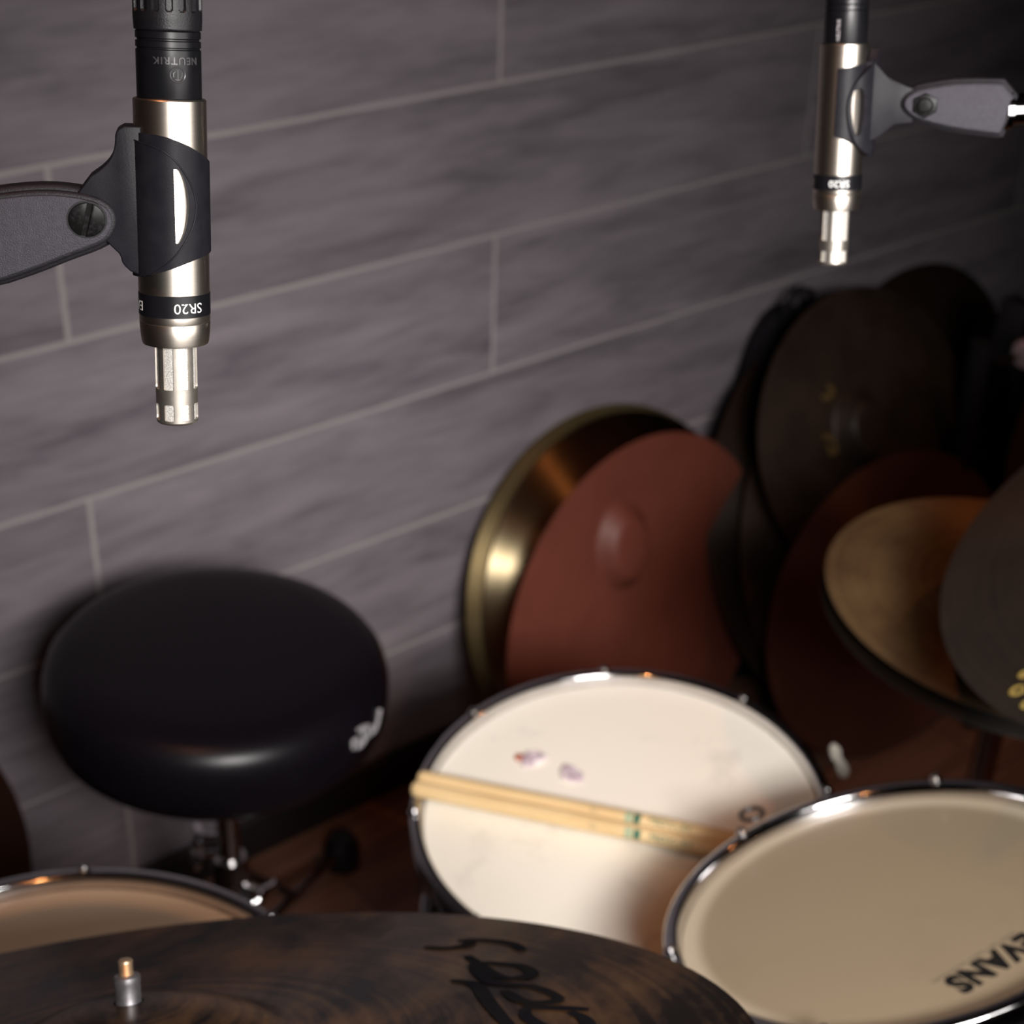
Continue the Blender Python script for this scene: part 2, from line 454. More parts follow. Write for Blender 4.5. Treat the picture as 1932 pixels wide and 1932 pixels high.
        vs = [at(p, ro(*p)) for p in pol] + [at(p, ri(*p)) for p in pol]
        fs = [tuple(f) for f in keep] + [tuple(i + n for i in f[::-1]) for f in keep]
        cnt = {}
        for f in keep:
            for i in range(3):
                e = (f[i], f[(i + 1) % 3]); cnt[e] = cnt.get(e, 0) + 1
        for (a, b) in list(cnt):
            if (b, a) not in cnt:
                fs.append((b, a, a + n, b + n))
        return self.add(vs, fs, M)
    def build(self, name, material, parent=None, angle=35.0, M=None):
        me = bpy.data.meshes.new(name)
        vs = [tuple(M @ Vector(p)) for p in self.v] if M else self.v
        me.from_pydata(vs, [], self.f)
        bm = bmesh.new(); bm.from_mesh(me)
        bmesh.ops.remove_doubles(bm, verts=bm.verts, dist=1e-7)
        bmesh.ops.recalc_face_normals(bm, faces=bm.faces)
        bm.to_mesh(me); bm.free()
        me.shade_smooth()
        me.set_sharp_from_angle(angle=radians(angle))
        me.materials.append(material)
        o = bpy.data.objects.new(name, me)
        COL.objects.link(o)
        if parent:
            o.parent = parent
        return o

def arc_pts(cx, cy, r, a0, a1, n):
    return [(cx + r * cos(radians(a0 + (a1 - a0) * i / n)), cy + r * sin(radians(a0 + (a1 - a0) * i / n))) for i in range(n + 1)]

def text_mb(body, size, extrude=.0001, shear=0.0, bold=0.0, spacing=1.0):
    cu = bpy.data.curves.new('lettering_source', 'FONT')
    cu.body = body; cu.size = size; cu.extrude = extrude; cu.shear = shear; cu.offset = bold
    cu.align_x = 'CENTER'; cu.align_y = 'CENTER'; cu.space_character = spacing; cu.resolution_u = 3
    o = bpy.data.objects.new('lettering_source', cu)
    COL.objects.link(o)
    dg = bpy.context.evaluated_depsgraph_get(); dg.update()
    me = bpy.data.meshes.new_from_object(o.evaluated_get(dg))
    mb = MB(); mb.add([v.co[:] for v in me.vertices], [tuple(p.vertices) for p in me.polygons])
    bpy.data.objects.remove(o); bpy.data.curves.remove(cu); bpy.data.meshes.remove(me)
    return mb

def bend(mb, R, ang, z, turn=0.0):
    """lay a flat (x, y) lettering mesh on a cylinder of radius R facing angle ang (0 = -y)"""
    c, s = cos(turn), sin(turn)
    out = []
    for (x, y, d) in mb.v:
        x, y = x * c - y * s, x * s + y * c
        a = ang + x / R
        out.append(((R + d) * sin(a), -(R + d) * cos(a), z + y))
    mb.v = out
    return mb

def empty(name, M):
    o = bpy.data.objects.new(name, None)
    o.empty_display_size = .05
    COL.objects.link(o)
    o.matrix_world = M
    return o

def tag(o, label, cat, group=None):
    o['label'] = label; o['category'] = cat
    if group:
        o['group'] = group
    return o

def struct(o):
    o['kind'] = 'structure'
    return o

def T(x, y, z):
    return Matrix.Translation((x, y, z + FZ))

def frame(c, n, xdir=(1, 0, 0)):
    """matrix with z along n at c (camera-relative height), x close to xdir"""
    n = Vector(n).normalized(); x = Vector(xdir); x = (x - n * x.dot(n)).normalized(); y = n.cross(x)
    M = Matrix.Identity(4)
    for i in range(3):
        M[i][0], M[i][1], M[i][2] = x[i], y[i], n[i]
    M.translation = Vector((c[0], c[1], c[2] + FZ))
    return M

# ------------------------------------------------------------------ the room
WY = 1.5202
CEIL = 2.62
def room():
    X0, X1, Y0 = -2.6, 4.3, -3.0
    struct(MB().box(((X0 + X1) / 2, WY + .06, CEIL / 2), (X1 - X0, .12, CEIL)).build('wall_back', MT['tile']))
    struct(MB().box((X0 - .05, (Y0 + WY) / 2, CEIL / 2), (.1, WY - Y0, CEIL)).build('wall_left', MT['plaster']))
    struct(MB().box((X1 + .05, (Y0 + WY) / 2, CEIL / 2), (.1, WY - Y0, CEIL)).build('wall_right', MT['plaster']))
    struct(MB().box(((X0 + X1) / 2, Y0 - .05, CEIL / 2), (X1 - X0, .1, CEIL)).build('wall_front', MT['plaster']))
    struct(MB().box(((X0 + X1) / 2, (Y0 + WY) / 2, -.05), (X1 - X0, WY - Y0, .1)).build('floor', MT['floor']))
    struct(MB().box(((X0 + X1) / 2, (Y0 + WY) / 2, CEIL + .05), (X1 - X0, WY - Y0, .1)).build('ceiling', MT['ceiling']))
    struct(MB().box(((X0 + X1) / 2, WY - .006, .035), (X1 - X0, .012, .07), bevel=.003).build('baseboard_back', MT['baseboard']))
room()

# ------------------------------------------------------------------ microphones
def mic_matrix(top, tip, k):
    a, b = Vector(top), Vector(tip)
    z = (a - b).normalized(); v = ((a + b) / 2).normalized()
    x = v.cross(z).normalized(); y = z.cross(x)
    M = Matrix.Identity(4)
    for i in range(3):
        M[i][0], M[i][1], M[i][2] = x[i], y[i], z[i]
    M.translation = a + Vector((0, 0, FZ))
    return M @ Matrix.Diagonal((1, 1, k, 1))

MIC_R = .011
def microphone(M, label, spin, e_ang, word_ang):
    root = tag(empty('microphone', M), label, 'microphone', 'small overhead microphones')
    R = MIC_R
    body = MB().lathe([(0, -.0012), (.0096, -.0012), (.0100, -.0002), (.0104, 0), (.0107, -.0001), (R, -.0005), (R, -.0619), (R - .00015, -.0621), (R - .00015, -.0691), (R, -.0693),
                       (R, -.0715), (R - .00012, -.0717), (R, -.0719), (R * .985, -.0755), (R * .955, -.0784), (R * .93, -.0792), (.0060, -.0794), (.0050, -.0794), (0, -.0794)], 96)
    body.build('body', MT['steel'], root)
    MB().lathe([(R - .0001, -.0620), (R + .00012, -.0621), (R + .00012, -.0691), (R - .0001, -.0692)], 96).build('band', MT['black_gloss'], root)
    t = bend(text_mb('SR20', .0047, .00003), R + .00013, word_ang, -.0658, pi)
    t.build('lettering', MT['white_print'], root)['label'] = 'white upside down letters SR20'
    t = bend(text_mb('EARTHWORKS', .0046, .00003), R + .00013, e_ang, -.0658, pi)
    t.build('lettering', MT['white_print'], root)['label'] = 'white upside down word on the band'
    # capsule tube: eight long slots and eight short slots with wire mesh behind
    r1 = .0066
    holes = []
    def slot(a, z0, z1, w, rr):
        c = []
        for (sx, sz, q0) in ((1, 1, 0), (-1, 1, 90), (-1, -1, 180), (1, -1, 270)):
            cx = a + sx * (w / 2 - rr) / r1; cz = (z0 + z1) / 2 + sz * (abs(z1 - z0) / 2 - rr)
            for k in range(4):
                g = radians(q0 + 30 * k); c.append((cx + rr * cos(g) / r1, cz + rr * sin(g)))
        return c
    tube = MB()
    hs = []
    for k in range(8):
        a = spin + (k - 3.5) * pi / 4
        hs += [slot(a, -.0788, -.0945, .0034, .0005), slot(a, -.0995, -.1052, .0033, .0006)]
    tube.wrap([(spin - pi, -.0770), (spin - pi, -.1058), (spin + pi, -.1058), (spin + pi, -.0770)], hs, r1, r1 - .0006, step=.075)
    tube.lathe([(r1, -.1058), (r1 - .0001, -.1062), (r1 - .0005, -.1066), (r1 - .0012, -.1067), (.0046, -.1067), (.0046, -.1050)], 64)
    tube.build('capsule_tube', MT['steel_dark'], root, angle=40)
    MB().lathe([(r1 - .0007, -.0785), (r1 - .0007, -.1052), (.0047, -.1064), (0, -.1064)], 64).build('grille_mesh', MT['mesh'], root)
    return root

def xlr_connector(M, label, text_ang, side, floor_z, vertical=False):
    """plug standing in the top of the microphone with its cable running up and away"""
    root = tag(empty('microphone_cable', M), label, 'cable', 'microphone cables')
    r = .0097
    shell = MB().lathe([(0, -.0010), (.0088, -.0010), (r - .0004, -.0008), (r, .0002), (r, .0148), (r - .0004, .0151), (r - .0004, .0154), (r, .0157), (r, .0174), (r - .0005, .0177), (r - .0005, .0181), (r, .0184),
                        (r, .0203), (r - .0006, .0208), (0, .0208)], 80)
    shell.build('plug_shell', MT['black_gloss'], root)
    def flute(a, rr, z):
        k = round((a - .05) / (pi / 8)); d = abs(a - .05 - k * pi / 8) * r
        t = max(0.0, min(1.0, (z - .0262) / .0016)); t2 = max(0.0, min(1.0, (.046 - z) / .002))
        w = .00105 * sqrt(max(0.0, 1 - (1 - t) ** 2)) if t > 0 else 0
        return rr - (.0008 if (d < w and t2 > 0) else 0.0)
    zs = [.0206 + i * .0004 for i in range(70)]
    prof = [(.0090, .0206), (.0099, .0208)]
    for z in zs[1:]:
        prof.append((.0100 + .0002 * min(1, (z - .0206) / .004) - max(0, z - .040) * .12, z))
    prof += [(.0066, .060), (.0050, .066), (.0036, .066)]
    MB().lathe(prof, 192, fn=flute).build('boot', MT['rubber'], root, angle=50)
    t = bend(text_mb('NEUTRIK', .0031 if not vertical else .0022, .00028, bold=.00003, spacing=1.15), r, text_ang, .0119 if not vertical else .0062, pi if not vertical else pi / 2)
    t.build('lettering', MT['grey_print'] if vertical else MT['emboss_lit'], root)
    if not vertical:
        e = MB()
        ring = [(.0023 * cos(2 * pi * i / 28), .0023 * sin(2 * pi * i / 28), 0) for i in range(28)]
        e.tube(ring, .00026, 8, closed=True)
        e.tube([(0, -.0012, 0), (0, .0012, 0)], .00015, 6)
        e.tube([(-.0010, -.0006, 0), (-.0010, .0004, 0), (-.0006, .0008, 0)], .00014, 6)
        e.tube([(.0006, -.0008, 0), (.0010, -.0004, 0), (.0010, .0006, 0)], .00014, 6)
        e.tube([(-.0006, -.0011, 0), (0, -.0013, 0), (.0006, -.0011, 0)], .00014, 6)
        e.v = [(x * 1.25, y * 1.25, d) if i >= 28 * 8 else (x, y, d) for i, (x, y, d) in enumerate(e.v)]
        bend(e, r + .00005, text_ang + .02, .0076).build('emblem', MT['emboss_lit'], root)
    path = [(0, 0, .062), (0, 0, .085), (0, 0, .13), (side * .03, 0, .20), (side * .10, -.01, .26), (side * .22, -.03, .28), (side * .36, -.05, .24), (side * .48, -.07, .12), (side * .55, -.08, -.10), (side * .58, -.08, -.5), (side * .60, -.08, floor_z + .2), (side * .62, -.06, floor_z + .01)]
    P = []
    for i in range(len(path) - 1):
        for k in range(5):
            P.append(Vector(path[i]).lerp(Vector(path[i + 1]), k / 5))
    P.append(Vector(path[-1]))
    for _ in range(3):
        P = [P[0]] + [(P[i - 1] + P[i] * 2 + P[i + 1]) / 4 for i in range(1, len(P) - 1)] + [P[-1]]
    MB().tube(P, .0032, 14).build('cord', MT['rubber'], root)
    return root

def offset_poly(poly, d):
    out = []; n = len(poly)
    area = sum(poly[i - 1][0] * poly[i][1] - poly[i][0] * poly[i - 1][1] for i in range(n))
    s = 1 if area > 0 else -1
    for i in range(n):
        p, a, b = Vector(poly[i]), Vector(poly[i - 1]), Vector(poly[(i + 1) % n])
        e1 = (p - a).normalized(); e2 = (b - p).normalized()
        n1 = Vector((e1.y, -e1.x)) * s; n2 = Vector((e2.y, -e2.x)) * s
        m = (n1 + n2).normalized()
        k = d / max(.5, m.dot(n1))
        out.append(tuple(p + m * k))
    return out

def smooth_poly(p, n=2):
    for _ in range(n):
        q = []
        for i in range(len(p)):
            a, b = p[i], p[(i + 1) % len(p)]
            q.append((a[0] * .75 + b[0] * .25, a[1] * .75 + b[1] * .25)); q.append((a[0] * .25 + b[0] * .75, a[1] * .25 + b[1] * .75))
        p = q
    return p

def smooth_open(p, n=2):
    for _ in range(n):
        q = [p[0]]
        for a, b in zip(p[:-1], p[1:]):
            q.append((a[0] * .75 + b[0] * .25, a[1] * .75 + b[1] * .25)); q.append((a[0] * .25 + b[0] * .75, a[1] * .25 + b[1] * .75))
        p = q + [p[-1]]
    return p

mm = lambda pts: [(a * .001, b * .001) for a, b in pts]
dg = lambda pts: [(radians(a), b * .001) for a, b in pts]

def clip_left(M):
    root = tag(empty('microphone_clip', M), 'black plastic clip with slotted screw holding the nearer microphone at left', 'microphone clip', 'microphone clips')
    R0, R1, R2 = .01103, .0116, .0126
    win = smooth_open([(3, -21), (9.5, -21), (15, -23), (20.5, -26.5), (23.5, -31.5), (22, -36), (17.5, -40.5), (12, -43), (8, -44.6), (3.5, -44.5)], 1)
    shell = smooth_open([(-170, -14), (-120, -10), (-90, -10), (-75, -10.5), (-50, -10.5), (-12, -10.8), (20, -13.2), (50, -16.5), (75, -19), (110, -21), (150, -22)], 1) + \
        smooth_open([(150, -46), (110, -47.5), (75, -48.6), (52, -49.3), (26, -50.5), (0, -52.6), (-27, -54.6), (-60, -56), (-90, -56.4), (-120, -55.5), (-170, -50)], 1)
    MB().wrap(dg(shell), [dg(win)], R1, R0).build('sleeve', MT['clip'], root)
    leaf = smooth_open([(-150, -13), (-110, -11), (-65, -12.6), (-25, -14), (-2, -16.5), (13, -20.5), (29, -26.5), (35, -32), (32, -37.3), (21.5, -42.3), (7.6, -47), (-8, -51), (-32, -54.8)], 2) + \
        [(-60, -56.2), (-90, -56.5), (-120, -55), (-150, -52)]
    MB().wrap(dg(leaf), [dg(win)], R2, R1 - .0001).build('collar_flap', MT['clip'], root)
    arc = dg(leaf)[:-4]
    MB().tube([((R2 + .00002) * sin(a), -(R2 + .00002) * cos(a), z) for a, z in arc], .00028, 8).build('flap_rim', MT['clip'], root)
    # web flaring from the sleeve to the swivel
    web = mm([(-8.5, -8.6)] + smooth_open([(-13.6, -8.6), (-16.2, -10.2), (-16.3, -14.5), (-17.6, -18.5), (-20, -21.5), (-24, -24.5)], 2) +
             [(-28, -30), (-28, -44)] + smooth_open([(-20.5, -44.2), (-18, -47), (-15.8, -49.2), (-15.5, -52), (-13, -54.5)], 2) + [(-8.5, -56.5)])
    MB().prism(web, -.0068, .0068, .0016).build('web', MT['clip'], root)
    face = mm([(-74, -36), (-53.4, -32.2), (-44.9, -30.8), (-36.4, -30.1), (-28, -30.8), (-22, -32.2), (-19, -34.3), (-17.9, -37), (-18.2, -40), (-20, -43.4), (-23.8, -45.6), (-31.3, -48.5), (-40.2, -52.5), (-53.4, -57.5), (-74, -61)])
    swivel(root, face, (-.0252, -.0376), .0054, slotted_front=True, cuff_x=-.074)
    return root

def swivel(root, face, piv, rad, slotted_front, cuff_x):
    f2 = smooth_poly(face, 1)
    core = offset_poly(f2, .0030)
    mid = offset_poly(f2, .0014)
    MB().prism(core, -.0052, .0052, .0018).build('arm_core', MT['arm_core'], root)
    MB().prism(mid, -.0082, -.0046, .0013).build('cheek', MT['arm_core'], root)
    MB().prism(mid, .0046, .0082, .0013).build('cheek', MT['arm_core'], root)
    MB().prism(f2, -.0096, -.0078, .0005).build('face_plate', MT['arm'], root)['label'] = 'grey grained face of the arm'
    MB().prism(f2, .0078, .0096, .0005).build('face_plate', MT['arm'], root)['label'] = 'grey grained face of the arm'
    # slotted screw on one side, hexagonal nut on the other
    s = -1 if slotted_front else 1
    Ms = Matrix.Translation((piv[0], s * .0096, piv[1])) @ Matrix.Rotation(radians(-90 * s), 4, 'X')
    hd = MB()
    for sg in (1, -1):
        poly = arc_pts(0, 0, rad, 8, 172, 18)
        poly = [(x, sg * y) for x, y in poly]
        hd.prism(poly, -.0006, .0008, .00025, axis='z')
    hd.lathe([(0, .0001), (rad * .98, .0001), (rad * .98, -.0008), (0, -.0008)], 40)
    hd.build('screw', MT['screw'], root, M=Ms @ Matrix.Rotation(radians(77), 4, 'Z'))
    MB().lathe([(rad, .0002), (rad + .0005, .0002), (rad + .0006, -.0004), (rad, -.0006)], 48, closed=True).build('screw_recess', MT['black_gloss'], root, M=Ms)
    Mn = Matrix.Translation((piv[0], -s * .0096, piv[1])) @ Matrix.Rotation(radians(90 * s), 4, 'X')
    hexo = arc_pts(0, 0, .0060, 0, 360, 6)[:-1]
    nb = MB(); nb.prism(hexo, -.001, .0009, .0004, axis='z')
    nb.lathe([(.0032, .0010), (.0036, .0014), (.0032, .0016), (.0026, .0004), (0, .0002)], 24)
    nb.build('nut', MT['screw'], root, M=Mn @ Matrix.Rotation(radians(30), 4, 'Z'))
    return root

def clip_right(M):
    root = tag(empty('microphone_clip', M), 'black plastic clip with hexagonal nut holding the farther microphone at right', 'microphone clip', 'microphone clips')
    R0, R1 = .01103, .0117
    win = smooth_open([(24, -22), (38, -20), (46, -22), (48, -32), (44, -42), (38, -43.5), (30, -41), (24, -36), (21, -30), (21.5, -25)], 1)
    shell = smooth_open([(-12, -11.5), (5, -11), (33, -10), (60, -8.8), (100, -8), (170, -10), (230, -13)], 1) + \
        smooth_open([(230, -46), (170, -49), (100, -50), (55, -49), (15, -45.4), (-13, -43)], 1)
    MB().wrap(dg(shell)[::-1], [dg(win)], R1, R0).build('sleeve', MT['clip'], root)
    leaf = smooth_open([(80, -2.5), (66, -9), (40, -14.5), (24, -19), (14, -25), (12, -31), (17, -38), (26, -44), (45, -49.5), (70, -53)], 2) + [(110, -53), (150, -50), (150, -6), (110, -3)]
    rr = lambda a: .01272 + .0030 * max(0, min(1, (a - .55) / .8))
    MB().tube([(rr(a) * sin(a), -rr(a) * cos(a), z) for a, z in dg(leaf)[:-4]], .0003, 8).build('flap_rim', MT['clip'], root)
    MB().wrap(dg(leaf), [dg(win)], lambda a, z: .0127 + .0030 * max(0, min(1, (a - .55) / .8)), R1 - .0001).build('collar_flap', MT['clip'], root)
    web = mm([(9, -8)] + smooth_open([(13.5, -8.2), (17, -12), (20, -15.5), (24, -17.5)], 2) + [(32, -21), (32, -37)] +
             smooth_open([(24, -38), (20, -41.5), (16.5, -44.5), (13.5, -46)], 2) + [(9, -48)])
    MB().prism(web, -.0062, .0062, .0015).build('web', MT['clip'], root)
    face = mm([(74.5, -19.3), (52, -18.6), (40, -20.3), (33, -22), (28.6, -24.6), (27.3, -28.2), (29.3, -31.4), (33.5, -34.2), (43.5, -37.2), (54, -39.2), (68, -41), (70, -40.8)])
    swivel(root, face[::-1], (.0365, -.0285), .0054, slotted_front=False, cuff_x=.074)
    return root

ML = mic_matrix((.2140, .4279, -.1323), (.1992, .4115, -.2313), .948)
MR = mic_matrix((.5637, .4570, -.1667), (.5528, .4377, -.2633), .93)
microphone(ML, 'satin steel pencil microphone hanging upside down in sharp focus at left, nearer of the two', radians(0), radians(-139), radians(23))
microphone(MR, 'satin steel pencil microphone hanging upside down at right, smaller and slightly blurred', radians(28), radians(-156), radians(5))
xlr_connector(ML, 'black plug and cable on top of the nearer microphone at left', radians(14), -1, -(ML.translation.z))
xlr_connector(MR, 'black plug and cable on top of the farther microphone at right', radians(-18), 1, -(MR.translation.z), vertical=True)
clip_left(ML)
clip_right(MR)

def boom_stand(M, x_end, z_end, side, label, base):
    """boom tube carrying the clip, upright and tripod foot outside the picture"""
    a = M @ Vector((x_end, 0, z_end))
    root = tag(empty('boom_stand', Matrix.Translation((base[0], base[1], 0))), label, 'microphone stand', 'microphone boom stands')
    o = Vector((base[0], base[1], 0))
    top = Vector((base[0], base[1], a.z + .05))
    d = (top - a).normalized()
    a = a - d * .0015
    L = lambda p: tuple(Vector(p) - o)
    th = MB(); th.tube([L(a), L(a + d * .003), L(a + d * .0031), L(a + d * .013), L(a + d * .0131), L(a + d * .0145), L(a + d * .0146), L(a + d * .030)],
                       [.0098, .0098, .0072, .0072, .0078, .0078, .0070, .0070], 28)
    th.build('chrome_tip', MT['chrome'], root)
    MB().tube([L(a + d * .029), L(top + d * .18)], .0085, 20).build('boom', MT['black_metal'], root)
    MB().tube([L(top + d * .14), L(top + d * .22)], .022, 24).build('counterweight', MT['black_metal'], root)
    MB().tube([(0, 0, .12), (0, 0, top.z)], .0095, 20).build('pole', MT['black_metal'], root)
    MB().tube([(0, -.02, top.z), (0, .02, top.z)], .02, 24).build('joint', MT['black_metal'], root)
    MB().tube([(0, 0, .10), (0, 0, .22)], .018, 20).build('hub', MT['black_metal'], root)
    for k in range(3):
        w = 2 * pi * k / 3 + .5
        MB().tube([(.01 * cos(w), .01 * sin(w), .16), (.20 * cos(w), .20 * sin(w), .012)], .008, 12).build('leg', MT['black_metal'], root)
        MB().lathe([(0, 0), (.013, 0), (.013, .02), (.008, .026), (0, .026)], 16, M=Matrix.Translation((.205 * cos(w), .205 * sin(w), 0))).build('foot', MT['rubber'], root)
    return root
boom_stand(ML, -.074, -.0485, -1, 'black boom stand reaching in from beyond the left edge to the nearer microphone', (-.42, .60))
boom_stand(MR, .0712, -.031, 1, 'boom stand with chrome tip entering at the right edge behind the farther clip', (1.62, -.25))

# ------------------------------------------------------------------ drums
def drum(name, label, cat, c, n, R, depth, head, shell, lugs, head_r, lug_phase=0.0, xdir=(1, 0, 0), cutoff=None):
    """c is the centre of the top hoop's rim"""
    M = frame(c, n, xdir)
    root = tag(empty(name, M), label, cat)
    zh = -.0105
    MB().lathe([(0, zh), (head_r * .5, zh), (head_r - .010, zh), (head_r - .004, zh - .0002), (head_r, zh - .0010), (head_r + .0015, zh - .0030), (head_r + .002, -.022)], 96).build('drum_head', MT[head], root)
    hp = [(R - .0105, -.024), (R - .0105, -.0015), (R - .0095, -.0004), (R - .0075, .0000), (R - .0030, .0000), (R - .0008, -.0006), (R, -.0020), (R - .0004, -.0036), (R - .0018, -.0042),
          (R - .0060, -.0036), (R - .0078, -.0045), (R - .0082, -.0060), (R - .0082, -.0210), (R - .0075, -.0225), (R - .0005, -.0230), (R - .0003, -.0250), (R - .0090, -.0255)]
    MB().lathe(hp, 128, closed=True).build('top_hoop', MT['chrome'], root, angle=60)
    rs = head_r - .004
    zb = -depth
    MB().lathe([(rs, -.018), (rs, zb + .012), (rs - .008, zb + .012), (rs - .008, -.018)], 96, closed=True).build('shell', MT[shell], root)
    hb = [(r, zb - z - .004) for r, z in hp]
    MB().lathe(hb, 128, closed=True).build('bottom_hoop', MT['chrome'], root, angle=60)
    MB().lathe([(0, zb + .004), (head_r + .0015, zb + .004), (head_r + .002, zb + .014)], 64).build('bottom_head', MT['floor_tom_head'], root)
    for k in range(lugs):
        w = lug_phase + 2 * pi * k / lugs
        Mk = Matrix.Rotation(w, 4, 'Z')
        rod = MB()
        rod.lathe([(0, .0045), (.0028, .0045), (.0035, .0038), (.0036, .0), (.0052, -.0006), (.0054, -.0016), (.0030, -.0022), (.0026, -.06)], 16, M=Mk @ Matrix.Translation((R - .0042, 0, .0008)))
        rod.build('tension_rod', MT['chrome'], root)
        lug = MB().box((rs + .007, 0, -.075), (.018, .015, .05), bevel=.005, M=Mk)
        lug.build('lug', MT['chrome'], root)
    return root, M

SN_C, SN_N = Vector((.752, .7442, -.9108)), Vector((-.0835, .0064, .9965))
snare, SNM = drum('snare_drum', 'snare drum with white coated head under two drumsticks, in the middle of the kit', 'drum', SN_C, SN_N, .187, .15, 'snare_head', 'shell_black', 8, .1745, lug_phase=radians(8))
TM_C, TM_N = Vector((.7060, .4366, -.7530)), Vector((-.0758, .3854, .9196))
tom, TMM = drum('rack_tom', 'small tilted tom with black lettering on its tan head, lower right', 'drum', TM_C, TM_N, .158, .17, 'tom_head', 'shell', 6, .1465, lug_phase=radians(25))
FT_C = Vector((.2013, .700, -.836))
ftom, FTM = drum('floor_tom', 'floor tom with dull tan head at lower left, partly hidden behind the nearest cymbal', 'drum', FT_C, (0, 0, 1), .205, .38, 'floor_tom_head', 'shell', 8, .1925, lug_phase=radians(12))
for k in range(3):
    w = radians(90 + 120 * k)
    p = Vector((.218 * cos(w), .218 * sin(w), 0)); zf = -(FT_C.z + FZ)
    MB().tube([tuple(p + Vector((0, 0, -.12))), tuple(p + Vector((0, 0, zf + .05))), tuple(p * 1.06 + Vector((0, 0, zf + .01)))], .005, 12).build('leg', MT['chrome'], ftom)
    MB().lathe([(0, zf), (.014, zf), (.014, zf + .02), (.006, zf + .03)], 16, M=Matrix.Translation((p.x * 1.06, p.y * 1.06, 0))).build('foot', MT['rubber'], ftom)
    MB().box((.207 * cos(w), .207 * sin(w), -.18), (.03, .03, .05), bevel=.004).build('leg_bracket', MT['chrome'], ftom)

# lettering printed on the tom head (reads upside down from here)
TMI = TMM.inverted()
tl = text_mb('EVANS', .0205, .00008, bold=.00115, spacing=1.08)

# snare throw-off lever with its butterfly shape, seen beyond the right of the head
lev = MB()
w = radians(-19)
Mk = Matrix.Rotation(w, 4, 'Z') @ Matrix.Translation((.220, 0, -.028))
lev.prism(smooth_poly([(-.004, .0), (-.010, .012), (-.009, .026), (-.002, .030), (.004, .020), (.003, .006), (.008, -.004), (.012, -.020), (.006, -.030), (-.002, -.024), (-.005, -.008)], 2), -.003, .003, .001, axis='z',
          M=Mk @ Matrix.Rotation(radians(90), 4, 'X') @ Matrix.Rotation(radians(10), 4, 'Z') @ Matrix.Scale(.82, 4))
lev.build('strainer_lever', MT['wood_clamp'], snare)['label'] = 'cream butterfly lever on the snare strainer'
MB().box((.191, 0, -.065), (.026, .026, .06), bevel=.004, M=Matrix.Rotation(w, 4, 'Z')).build('strainer', MT['chrome'], snare)

def stand_legs(root, hub_z, spread, rot=0.0, r=.007, m='chrome'):
    for k in range(3):
        w = rot + 2 * pi * k / 3
        MB().tube([(.012 * cos(w), .012 * sin(w), hub_z), (spread * cos(w), spread * sin(w), .02)], r, 12).build('leg', MT[m], root)
        MB().tube([(.010 * cos(w), .010 * sin(w), hub_z * .45), (spread * .52 * cos(w), spread * .52 * sin(w), hub_z * .5)], r * .7, 10).build('brace', MT[m], root)
        MB().lathe([(0, 0), (.016, 0), (.016, .012), (.011, .03), (0, .03)], 18, M=Matrix.Translation((spread * cos(w), spread * sin(w), 0))).build('foot', MT['rubber'], root)

# snare stand
b = SN_C - SN_N * .185
st = tag(empty('snare_stand', Matrix.Translation((b.x, b.y, 0))), 'chrome tripod stand carrying the snare drum with the white head', 'drum stand')
hz = b.z + FZ
MB().tube([(0, 0, .06), (0, 0, hz - .03)], .0125, 20).build('pole', MT['chrome'], st)
stand_legs(st, .30, .24, .4)
for k in range(3):
    w = 2 * pi * k / 3 + .2
    base = Vector((0, 0, hz - .03)); q = SN_C - SN_N * .163 + Vector((cos(w), sin(w), 0)) * .178
    q = Vector((q.x - b.x, q.y - b.y, q.z + FZ))
    MB().tube([tuple(base), tuple(q), tuple(q + Vector((.016 * cos(w), .016 * sin(w), .014)))], .006, 10).build('basket_arm', MT['chrome'], st)

# rack tom stand
b = TM_C - TM_N * .10 + Vector((.16, -.12, 0))
ts = tag(empty('tom_stand', Matrix.Translation((b.x, b.y, 0))), 'chrome stand holding the small tilted tom, below the picture', 'drum stand')
MB().tube([(0, 0, .06), (0, 0, b.z + FZ + .02)], .0125, 20).build('pole', MT['chrome'], ts)
q = TM_C - TM_N * .08
q = Vector((q.x, q.y, q.z + FZ)); o = Vector((b.x, b.y, 0))
v = (q - Vector((b.x, b.y, b.z + FZ))); v2 = v.normalized()
MB().tube([(0, 0, b.z + FZ), tuple(Vector((0, 0, b.z + FZ)) + v2 * (v.length - .139))], .009, 16).build('mount_arm', MT['chrome'], ts)
stand_legs(ts, .28, .22, .9)

